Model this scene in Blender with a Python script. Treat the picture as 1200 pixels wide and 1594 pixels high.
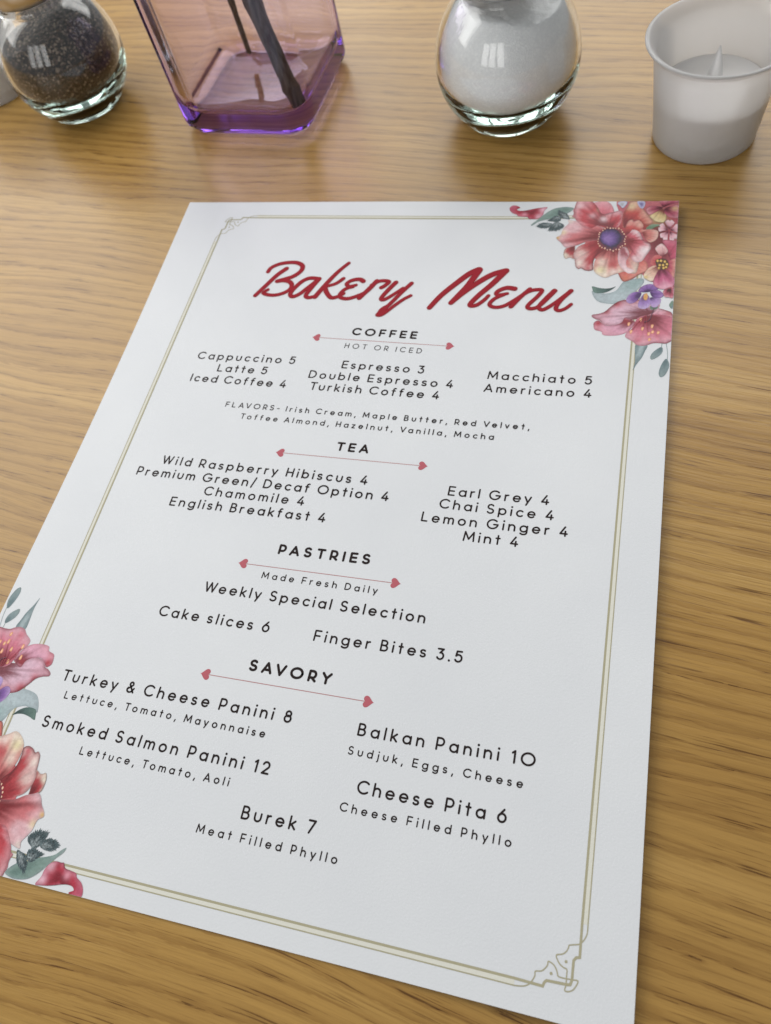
import bpy, bmesh, math, json, random
import numpy as np
from mathutils import Vector, Matrix, noise
from mathutils.geometry import delaunay_2d_cdt

SC = bpy.context.scene
for o in list(bpy.data.objects):
    bpy.data.objects.remove(o, do_unlink=True)
COL = SC.collection
MM = 0.001

# ------------------------------------------------------------------ camera
CAM_LOC = [0.19304, -0.270154, 0.224161]
CAM_RIGHT = [0.962515, 0.208594, -0.173358]
CAM_DOWN = [0.101234, -0.869262, -0.483875]
CAM_FWD = [-0.251627, 0.448188, -0.857795]
CAM_F = 1197.54

cam_data = bpy.data.cameras.new('camera')
cam = bpy.data.objects.new('camera', cam_data)
COL.objects.link(cam)
r, d, f = Vector(CAM_RIGHT), Vector(CAM_DOWN), Vector(CAM_FWD)
cam.matrix_world = Matrix(((r.x, -d.x, -f.x, CAM_LOC[0]), (r.y, -d.y, -f.y, CAM_LOC[1]), (r.z, -d.z, -f.z, CAM_LOC[2]), (0, 0, 0, 1)))
cam_data.sensor_fit = 'HORIZONTAL'
cam_data.sensor_width = 36.0
cam_data.lens = 36.0 * CAM_F / 1200.0
cam_data.clip_start = 0.01
cam_data.clip_end = 50.0
cam_data.dof.use_dof = True
cam_data.dof.focus_distance = 0.236
cam_data.dof.aperture_fstop = 26.0
SC.camera = cam

# ------------------------------------------------------------------ world, lamps, exposure
world = bpy.data.worlds.new('World')
SC.world = world
world.use_nodes = True
bg = world.node_tree.nodes['Background']
bg.inputs['Color'].default_value = (0.95, 0.975, 1.0, 1)
bg.inputs['Strength'].default_value = 0.36

def area(name, loc, aim, sx, sy, power, color):
    l = bpy.data.lights.new(name, 'AREA')
    l.shape = 'RECTANGLE'; l.size = sx; l.size_y = sy; l.energy = power; l.color = color
    o = bpy.data.objects.new(name, l); COL.objects.link(o)
    o.location = loc
    o.rotation_euler = (Vector(aim) - Vector(loc)).to_track_quat('-Z', 'Y').to_euler()
    return o

DAY = (1.0, 0.99, 0.97)
# the tall panes of the window behind the far side of the table
for k, x in enumerate((-0.52, 0.06, 0.64)):
    area('window_or_fill_lamp', (x, 1.35, 1.00), (0.0, 0.1, 0.0), 0.54, 1.25, 7.6, DAY)
# the window on the left
for k, y in enumerate((-0.10, 0.18, 0.46)):
    area('window_or_fill_lamp', (-0.54, y, 0.50), (0.03, 0.03, 0.0), 0.24, 0.54, 1.55, DAY)

# fill added behind the camera for front faces, split into window-like panes
for k, x in enumerate((-0.78, -0.35, 0.08)):
    area('window_or_fill_lamp', (x, -1.60, 0.75), (0.05, 0.05, 0.03), 0.30, 0.95, 2.6, DAY)

SC.view_settings.view_transform = 'Standard'
SC.view_settings.look = 'None'
SC.view_settings.exposure = -0.12
SC.view_settings.gamma = 1.0
SC.view_settings.use_curve_mapping = False
SC.render.engine = 'CYCLES'
SC.cycles.use_denoising = True
SC.cycles.max_bounces = 24
SC.cycles.transmission_bounces = 20
SC.cycles.diffuse_bounces = 12
SC.cycles.glossy_bounces = 10
SC.cycles.sample_clamp_indirect = 12.0
SC.cycles.blur_glossy = 0.3

# ------------------------------------------------------------------ helpers
def new_mat(name):
    m = bpy.data.materials.new(name); m.use_nodes = True
    nt = m.node_tree
    return m, nt, nt.nodes['Principled BSDF']

def node(nt, kind, **kw):
    n = nt.nodes.new(kind)
    for k, v in kw.items():
        setattr(n, k, v)
    return n

def mesh_obj(name, verts, faces, mat, parent=None, smooth=False, cols=None):
    me = bpy.data.meshes.new(name)
    me.from_pydata(verts, [], faces)
    me.update()
    if cols is not None:
        ca = me.color_attributes.new('Col', 'FLOAT_COLOR', 'POINT')
        buf = []
        for c in cols:
            buf += [c[0], c[1], c[2], 1.0]
        ca.data.foreach_set('color', buf)
    if smooth:
        me.polygons.foreach_set('use_smooth', [True] * len(me.polygons))
    me.materials.append(mat)
    o = bpy.data.objects.new(name, me); COL.objects.link(o)
    if parent is not None:
        o.parent = parent
    return o

def empty(name, loc=(0, 0, 0), rz=0.0):
    o = bpy.data.objects.new(name, None); COL.objects.link(o)
    o.location = loc; o.rotation_euler = (0, 0, rz)
    o.empty_display_size = 0.02
    return o

def tag(o, label, cat, group=None):
    o['label'] = label; o['category'] = cat
    if group:
        o['group'] = group

def copy_tree(o, parent=None):
    c = o.copy(); COL.objects.link(c)
    if parent is not None:
        c.parent = parent
    for ch in list(o.children):
        copy_tree(ch, c)
    return c

def lathe(profile, n=72):
    """closed or open profile of (radius, height) in mm, revolved about z"""
    verts, faces, rings = [], [], []
    for (r_, h_) in profile:
        if abs(r_) < 1e-6:
            rings.append([len(verts)]); verts.append((0, 0, h_ * MM))
        else:
            ring = []
            for k in range(n):
                a = 2 * math.pi * k / n
                ring.append(len(verts)); verts.append((r_ * MM * math.cos(a), r_ * MM * math.sin(a), h_ * MM))
            rings.append(ring)
    for A, B in zip(rings, rings[1:]):
        if len(A) == 1 and len(B) == 1:
            continue
        for k in range(n):
            k2 = (k + 1) % n
            if len(A) == 1:
                faces.append((A[0], B[k2], B[k]))
            elif len(B) == 1:
                faces.append((A[k], A[k2], B[0]))
            else:
                faces.append((A[k], A[k2], B[k2], B[k]))
    return verts, faces

def arc_prof(cx, cz, r_, a0, a1, n=10, tall=1.0):
    return [(cx + r_ * math.cos(math.radians(a0 + (a1 - a0) * i / n)), cz + (lambda q: q * tall if q > 0 else q)(r_ * math.sin(math.radians(a0 + (a1 - a0) * i / n)))) for i in range(n + 1)]

def fix_normals(o):
    bm = bmesh.new(); bm.from_mesh(o.data)
    bmesh.ops.recalc_face_normals(bm, faces=bm.faces)
    bm.to_mesh(o.data); bm.free()

# ------------------------------------------------------------------ materials
def wood_material():
    m, nt, b = new_mat('varnished_oak')
    L = nt.links.new
    tc = node(nt, 'ShaderNodeTexCoord')
    rot = node(nt, 'ShaderNodeMapping'); rot.inputs['Rotation'].default_value = (0, 0, math.radians(6.0))
    L(tc.outputs['Object'], rot.inputs['Vector'])
    # slow wander of the grain
    wn = node(nt, 'ShaderNodeTexNoise'); wn.inputs['Scale'].default_value = 1.0; wn.inputs['Detail'].default_value = 2.0
    wm = node(nt, 'ShaderNodeMapping'); wm.inputs['Scale'].default_value = (4.0, 9.0, 1.0)
    L(rot.outputs[0], wm.inputs['Vector']); L(wm.outputs[0], wn.inputs['Vector'])
    sub = node(nt, 'ShaderNodeVectorMath', operation='SUBTRACT'); sub.inputs[1].default_value = (0.5, 0.5, 0.5)
    L(wn.outputs['Color'], sub.inputs[0])
    mul = node(nt, 'ShaderNodeVectorMath', operation='MULTIPLY'); mul.inputs[1].default_value = (0.0, 0.036, 0.0)
    L(sub.outputs[0], mul.inputs[0])
    add = node(nt, 'ShaderNodeVectorMath', operation='ADD')
    L(rot.outputs[0], add.inputs[0]); L(mul.outputs[0], add.inputs[1])
    def streak(sx, sy, detail, rough=0.6):
        mp = node(nt, 'ShaderNodeMapping'); mp.inputs['Scale'].default_value = (sx, sy, 1.0)
        L(add.outputs[0], mp.inputs['Vector'])
        n_ = node(nt, 'ShaderNodeTexNoise'); n_.inputs['Scale'].default_value = 1.0
        n_.inputs['Detail'].default_value = detail; n_.inputs['Roughness'].default_value = rough
        L(mp.outputs[0], n_.inputs['Vector'])
        return n_.outputs['Fac']
    def ramp(src, stops):
        cr = node(nt, 'ShaderNodeValToRGB')
        e = cr.color_ramp.elements
        while len(e) > 1:
            e.remove(e[-1])
        e[0].position = stops[0][0]; e[0].color = (*stops[0][1], 1)
        for p_, c_ in stops[1:]:
            q = e.new(p_); q.color = (*c_, 1)
        L(src, cr.inputs['Fac'])
        return cr.outputs['Color']
    def mixc(a, b_, fac, mode='MIX'):
        mx = node(nt, 'ShaderNodeMix', data_type='RGBA', blend_type=mode)
        if isinstance(fac, float):
            mx.inputs['Factor'].default_value = fac
        else:
            L(fac, mx.inputs['Factor'])
        L(a, mx.inputs[6]); L(b_, mx.inputs[7])
        return mx.outputs[2]
    bands = ramp(streak(1.0, 30.0, 3.0), [(0.30, (0.335, 0.187, 0.047)), (0.50, (0.405, 0.240, 0.066)), (0.70, (0.485, 0.306, 0.100))])
    # growth rings: a sharp dark latewood line that fades on one side, spacing wandering over the board
    rp = node(nt, 'ShaderNodeSeparateXYZ'); L(add.outputs[0], rp.inputs[0])
    r1 = node(nt, 'ShaderNodeMath', operation='MULTIPLY'); r1.inputs[1].default_value = 165.0; L(rp.outputs[1], r1.inputs[0])
    r2 = node(nt, 'ShaderNodeMath', operation='MULTIPLY'); r2.inputs[1].default_value = 6.5; L(streak(1.8, 16.0, 4.0, 0.55), r2.inputs[0])
    r3 = node(nt, 'ShaderNodeMath', operation='ADD'); L(r1.outputs[0], r3.inputs[0]); L(r2.outputs[0], r3.inputs[1])
    r4 = node(nt, 'ShaderNodeMath', operation='MULTIPLY'); r4.inputs[1].default_value = 0.8; L(streak(60.0, 420.0, 3.0, 0.7), r4.inputs[0])
    r5 = node(nt, 'ShaderNodeMath', operation='ADD'); L(r3.outputs[0], r5.inputs[0]); L(r4.outputs[0], r5.inputs[1])
    fr = node(nt, 'ShaderNodeMath', operation='FRACT'); L(r5.outputs[0], fr.inputs[0])
    ring = ramp(fr.outputs[0], [(0.0, (0.60, 0.52, 0.42)), (0.10, (0.70, 0.63, 0.54)), (0.32, (0.93, 0.91, 0.88)), (0.62, (1.06, 1.06, 1.06)), (0.93, (0.98, 0.97, 0.95)), (1.0, (0.62, 0.54, 0.44))])
    base = mixc(bands, ring, 0.60, 'MULTIPLY')
    fine = ramp(streak(14.0, 800.0, 5.0, 0.75), [(0.30, (0.66, 0.59, 0.50)), (0.48, (0.96, 0.95, 0.94)), (0.70, (1.12, 1.11, 1.09))])
    base = mixc(base, fine, 0.8, 'MULTIPLY')
    # short open pores, thickest along the dark lines
    pm = node(nt, 'ShaderNodeMapRange'); pm.inputs['From Min'].default_value = 0.0; pm.inputs['From Max'].default_value = 0.55
    pm.inputs['To Min'].default_value = 1.0; pm.inputs['To Max'].default_value = 0.25; L(fr.outputs[0], pm.inputs['Value'])
    pores = ramp(streak(48.0, 1700.0, 2.0, 0.6), [(0.35, (0.30, 0.21, 0.12)), (0.43, (1, 1, 1)), (1.0, (1, 1, 1))])
    base = mixc(base, pores, pm.outputs[0], 'MULTIPLY')
    blot = ramp(streak(4.0, 8.0, 2.0), [(0.3, (0.86, 0.83, 0.78)), (0.7, (1.10, 1.10, 1.09))])
    base = mixc(base, blot, 0.8, 'MULTIPLY')
    L(base, b.inputs['Base Color'])
    rg = node(nt, 'ShaderNodeMapRange'); rg.inputs['To Min'].default_value = 0.26; rg.inputs['To Max'].default_value = 0.38
    L(streak(20.0, 60.0, 3.0), rg.inputs['Value']); L(rg.outputs[0], b.inputs['Roughness'])
    bp = node(nt, 'ShaderNodeBump'); bp.inputs['Strength'].default_value = 0.35; bp.inputs['Distance'].default_value = 0.0004
    L(streak(30.0, 700.0, 4.0, 0.7), bp.inputs['Height']); L(bp.outputs[0], b.inputs['Normal'])
    b.inputs['Specular IOR Level'].default_value = 0.40
    b.inputs['Coat Weight'].default_value = 0.10; b.inputs['Coat Roughness'].default_value = 0.24
    return m

def paper_bump(nt, b, strength=0.25):
    L = nt.links.new
    tc = node(nt, 'ShaderNodeTexCoord')
    n1 = node(nt, 'ShaderNodeTexNoise'); n1.inputs['Scale'].default_value = 1700.0; n1.inputs['Detail'].default_value = 3.0
    L(tc.outputs['Object'], n1.inputs['Vector'])
    bp = node(nt, 'ShaderNodeBump'); bp.inputs['Strength'].default_value = strength; bp.inputs['Distance'].default_value = 0.0002
    L(n1.outputs['Fac'], bp.inputs['Height']); L(bp.outputs[0], b.inputs['Normal'])
    return tc

def paper_material():
    m, nt, b = new_mat('white_card')
    L = nt.links.new
    tc = paper_bump(nt, b, 0.32)
    n2 = node(nt, 'ShaderNodeTexNoise'); n2.inputs['Scale'].default_value = 30.0; n2.inputs['Detail'].default_value = 4.0
    L(tc.outputs['Object'], n2.inputs['Vector'])
    cr = node(nt, 'ShaderNodeValToRGB')
    cr.color_ramp.elements[0].position = 0.3; cr.color_ramp.elements[0].color = (0.680, 0.696, 0.715, 1)
    cr.color_ramp.elements[1].position = 0.7; cr.color_ramp.elements[1].color = (0.708, 0.723, 0.738, 1)
    L(n2.outputs['Fac'], cr.inputs['Fac']); L(cr.outputs['Color'], b.inputs['Base Color'])
    b.inputs['Roughness'].default_value = 0.55
    b.inputs['Specular IOR Level'].default_value = 0.35
    return m

def ink_material(name, color, rough=0.5):
    m, nt, b = new_mat(name)
    b.inputs['Base Color'].default_value = (*color, 1)
    b.inputs['Roughness'].default_value = 0.7
    b.inputs['Specular IOR Level'].default_value = 0.1
    paper_bump(nt, b, 0.4)
    return m

def art_material():
    m, nt, b = new_mat('watercolour_print')
    L = nt.links.new
    at = node(nt, 'ShaderNodeAttribute'); at.attribute_name = 'Col'
    tc = paper_bump(nt, b, 0.4)
    n2 = node(nt, 'ShaderNodeTexNoise'); n2.inputs['Scale'].default_value = 900.0; n2.inputs['Detail'].default_value = 4.0
    L(tc.outputs['Object'], n2.inputs['Vector'])
    cr = node(nt, 'ShaderNodeValToRGB')
    cr.color_ramp.elements[0].position = 0.3; cr.color_ramp.elements[0].color = (0.80, 0.78, 0.78, 1)
    cr.color_ramp.elements[1].position = 0.7; cr.color_ramp.elements[1].color = (1.08, 1.08, 1.08, 1)
    L(n2.outputs['Fac'], cr.inputs['Fac'])
    mx = node(nt, 'ShaderNodeMix', data_type='RGBA', blend_type='MULTIPLY'); mx.inputs['Factor'].default_value = 0.8
    L(at.outputs['Color'], mx.inputs[6]); L(cr.outputs['Color'], mx.inputs[7])
    L(mx.outputs[2], b.inputs['Base Color'])
    b.inputs['Roughness'].default_value = 0.5
    b.inputs['Specular IOR Level'].default_value = 0.3
    return m

def glass_material(name, sigma, ior=1.5, rough=0.0, wavy=0.07):
    """clear glass that takes its tint from absorption inside its thickness (per metre)"""
    m = bpy.data.materials.new(name); m.use_nodes = True
    nt = m.node_tree; nt.nodes.clear()
    out = node(nt, 'ShaderNodeOutputMaterial')
    g = node(nt, 'ShaderNodeBsdfGlass'); g.inputs['IOR'].default_value = ior; g.inputs['Roughness'].default_value = rough
    nt.links.new(g.outputs[0], out.inputs['Surface'])
    # pressed glass is never quite even
    tc = node(nt, 'ShaderNodeTexCoord')
    n_ = node(nt, 'ShaderNodeTexNoise'); n_.inputs['Scale'].default_value = 48.0; n_.inputs['Detail'].default_value = 2.0
    nt.links.new(tc.outputs['Object'], n_.inputs['Vector'])
    bp = node(nt, 'ShaderNodeBump'); bp.inputs['Strength'].default_value = wavy; bp.inputs['Distance'].default_value = 0.002
    nt.links.new(n_.outputs['Fac'], bp.inputs['Height']); nt.links.new(bp.outputs[0], g.inputs['Normal'])
    mx = max(sigma) * 1.25
    v = node(nt, 'ShaderNodeVolumeAbsorption')
    v.inputs['Density'].default_value = mx
    v.inputs['Color'].default_value = (1 - sigma[0] / mx, 1 - sigma[1] / mx, 1 - sigma[2] / mx, 1)
    nt.links.new(v.outputs[0], out.inputs['Volume'])
    return m

def grain_material(name, stops, scale, bump, rough=0.6, sparkle=0.0):
    m, nt, b = new_mat(name)
    L = nt.links.new
    tc = node(nt, 'ShaderNodeTexCoord')
    v = node(nt, 'ShaderNodeTexVoronoi'); v.inputs['Scale'].default_value = scale
    L(tc.outputs['Object'], v.inputs['Vector'])
    sp = node(nt, 'ShaderNodeSeparateColor'); L(v.outputs['Color'], sp.inputs[0])
    cr = node(nt, 'ShaderNodeValToRGB'); e = cr.color_ramp.elements
    e[0].position, e[1].position = stops[0][0], stops[-1][0]
    e[0].color, e[1].color = (*stops[0][1], 1), (*stops[-1][1], 1)
    for p_, c_ in stops[1:-1]:
        q = e.new(p_); q.color = (*c_, 1)
    L(sp.outputs[0], cr.inputs['Fac']); L(cr.outputs['Color'], b.inputs['Base Color'])
    bp = node(nt, 'ShaderNodeBump'); bp.inputs['Strength'].default_value = bump; bp.inputs['Distance'].default_value = 0.0006
    L(v.outputs['Distance'], bp.inputs['Height'])
    if sparkle:
        # every crystal faces its own way
        tilt = node(nt, 'ShaderNodeVectorMath', operation='SUBTRACT'); tilt.inputs[1].default_value = (0.5, 0.5, 0.5)
        L(v.outputs['Color'], tilt.inputs[0])
        sc_ = node(nt, 'ShaderNodeVectorMath', operation='SCALE'); sc_.inputs['Scale'].default_value = sparkle
        L(tilt.outputs[0], sc_.inputs[0])
        ad = node(nt, 'ShaderNodeVectorMath', operation='ADD'); L(bp.outputs[0], ad.inputs[0]); L(sc_.outputs[0], ad.inputs[1])
        nm = node(nt, 'ShaderNodeVectorMath', operation='NORMALIZE'); L(ad.outputs[0], nm.inputs[0])
        L(nm.outputs[0], b.inputs['Normal'])
    else:
        L(bp.outputs[0], b.inputs['Normal'])
    b.inputs['Roughness'].default_value = rough
    return m

def frosted_material(name, color, trans):
    m = bpy.data.materials.new(name); m.use_nodes = True
    nt = m.node_tree; nt.nodes.clear(); L = nt.links.new
    out = node(nt, 'ShaderNodeOutputMaterial')
    d_ = node(nt, 'ShaderNodeBsdfDiffuse'); d_.inputs['Color'].default_value = (*color, 1)
    t_ = node(nt, 'ShaderNodeBsdfTranslucent'); t_.inputs['Color'].default_value = (*color, 1)
    mx = node(nt, 'ShaderNodeMixShader'); mx.inputs[0].default_value = trans
    L(d_.outputs[0], mx.inputs[1]); L(t_.outputs[0], mx.inputs[2])
    r_ = node(nt, 'ShaderNodeBsdfRefraction'); r_.inputs['Roughness'].default_value = 0.45; r_.inputs['IOR'].default_value = 1.1
    r_.inputs['Color'].default_value = (*color, 1)
    m2 = node(nt, 'ShaderNodeMixShader'); m2.inputs[0].default_value = 0.25
    L(mx.outputs[0], m2.inputs[1]); L(r_.outputs[0], m2.inputs[2])
    g_ = node(nt, 'ShaderNodeBsdfGlossy'); g_.inputs['Roughness'].default_value = 0.28
    fr = node(nt, 'ShaderNodeFresnel'); fr.inputs['IOR'].default_value = 1.4
    m3 = node(nt, 'ShaderNodeMixShader')
    L(fr.outputs[0], m3.inputs[0]); L(m2.outputs[0], m3.inputs[1]); L(g_.outputs[0], m3.inputs[2])
    L(m3.outputs[0], out.inputs['Surface'])
    return m

def bark_material():
    m, nt, b = new_mat('dark_bark')
    L = nt.links.new
    tc = node(nt, 'ShaderNodeTexCoord')
    mp = node(nt, 'ShaderNodeMapping'); mp.inputs['Scale'].default_value = (700, 700, 60)
    L(tc.outputs['Object'], mp.inputs['Vector'])
    n_ = node(nt, 'ShaderNodeTexNoise'); n_.inputs['Scale'].default_value = 1.0; n_.inputs['Detail'].default_value = 4.0
    L(mp.outputs[0], n_.inputs['Vector'])
    cr = node(nt, 'ShaderNodeValToRGB')
    cr.color_ramp.elements[0].position = 0.35; cr.color_ramp.elements[0].color = (0.008, 0.008, 0.007, 1)
    cr.color_ramp.elements[1].position = 0.70; cr.color_ramp.elements[1].color = (0.085, 0.082, 0.068, 1)
    L(n_.outputs['Fac'], cr.inputs['Fac']); L(cr.outputs['Color'], b.inputs['Base Color'])
    bp = node(nt, 'ShaderNodeBump'); bp.inputs['Strength'].default_value = 0.7; bp.inputs['Distance'].default_value = 0.0006
    L(n_.outputs['Fac'], bp.inputs['Height']); L(bp.outputs[0], b.inputs['Normal'])
    b.inputs['Roughness'].default_value = 0.55
    return m

M_WOOD = wood_material()
M_PAPER = paper_material()
M_TEXT = ink_material('black_print', (0.023, 0.016, 0.015))
M_TITLE = ink_material('crimson_print', (0.315, 0.020, 0.030))
M_TITLE_EDGE = ink_material('dark_crimson_print', (0.170, 0.010, 0.016))
M_TITLE_RIM = ink_material('rose_print', (0.60, 0.36, 0.36))
M_HEART = ink_material('rose_heart_print', (0.47, 0.125, 0.150))
M_LINE = ink_material('mauve_line_print', (0.46, 0.22, 0.22))
M_GOLD = ink_material('olive_gold_print', (0.40, 0.37, 0.25))
M_CREAM = ink_material('cream_print', (0.70, 0.69, 0.61))
M_ART = art_material()
M_CLEAR = glass_material('clear_glass', (9.0, 5.0, 6.4))
M_PURPLE = glass_material('lilac_glass', (15.0, 27.0, 1.0), ior=1.43, wavy=0.05)
M_SALT = grain_material('salt_crystals', [(0.0, (0.88, 0.88, 0.89)), (0.8, (0.93, 0.93, 0.93)), (1.0, (1.0, 1.0, 1.0))], 1500.0, 0.22, 0.30)  # the few whitest grains put crystal sparkle into the colour
M_PEPPER = grain_material('ground_pepper', [(0.0, (0.008, 0.006, 0.005)), (0.5, (0.028, 0.019, 0.014)), (0.84, (0.10, 0.068, 0.048)), (1.0, (0.34, 0.26, 0.19))], 1150.0, 1.0, 0.7)
M_FROST = frosted_material('frosted_plastic', (0.98, 0.98, 0.98), 0.62)
M_WAX = frosted_material('milky_plastic', (0.99, 0.98, 0.965), 0.15)
M_WICK = frosted_material('clear_milky_plastic', (0.97, 0.97, 0.97), 0.75)
M_BARK = bark_material()
M_METAL, _nt, _b = new_mat('brushed_steel')
_b.inputs['Base Color'].default_value = (0.62, 0.61, 0.60, 1); _b.inputs['Metallic'].default_value = 1.0; _b.inputs['Roughness'].default_value = 0.28

# ------------------------------------------------------------------ the table
def build_table():
    x0, x1, y0, y1, th = -0.80, 1.00, -0.62, 0.62, 0.035
    bm = bmesh.new()
    bmesh.ops.create_cube(bm, size=1.0)
    for v in bm.verts:
        v.co = Vector(((x0 + x1) / 2 + v.co.x * (x1 - x0), (y0 + y1) / 2 + v.co.y * (y1 - y0), -th / 2 + v.co.z * th))
    bmesh.ops.bevel(bm, geom=list(bm.edges), offset=0.004, segments=3, affect='EDGES')
    me = bpy.data.meshes.new('tabletop'); bm.to_mesh(me); bm.free()
    me.materials.append(M_WOOD)
    o = bpy.data.objects.new('tabletop', me); COL.objects.link(o)
    o['kind'] = 'structure'
    return o
build_table()

# ------------------------------------------------------------------ the printed card
# card coordinates: u to the right, v downwards, millimetres from its far left corner
W_CARD, H_CARD = 215.72, 285.25
def lift(u, v):
    t = max(0.0, (u - 140) / 76.0); s = max(0.0, (60 - v) / 60.0)
    return 0.42 + 2.3 * t * t + 0.5 * s * s * t

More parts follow.
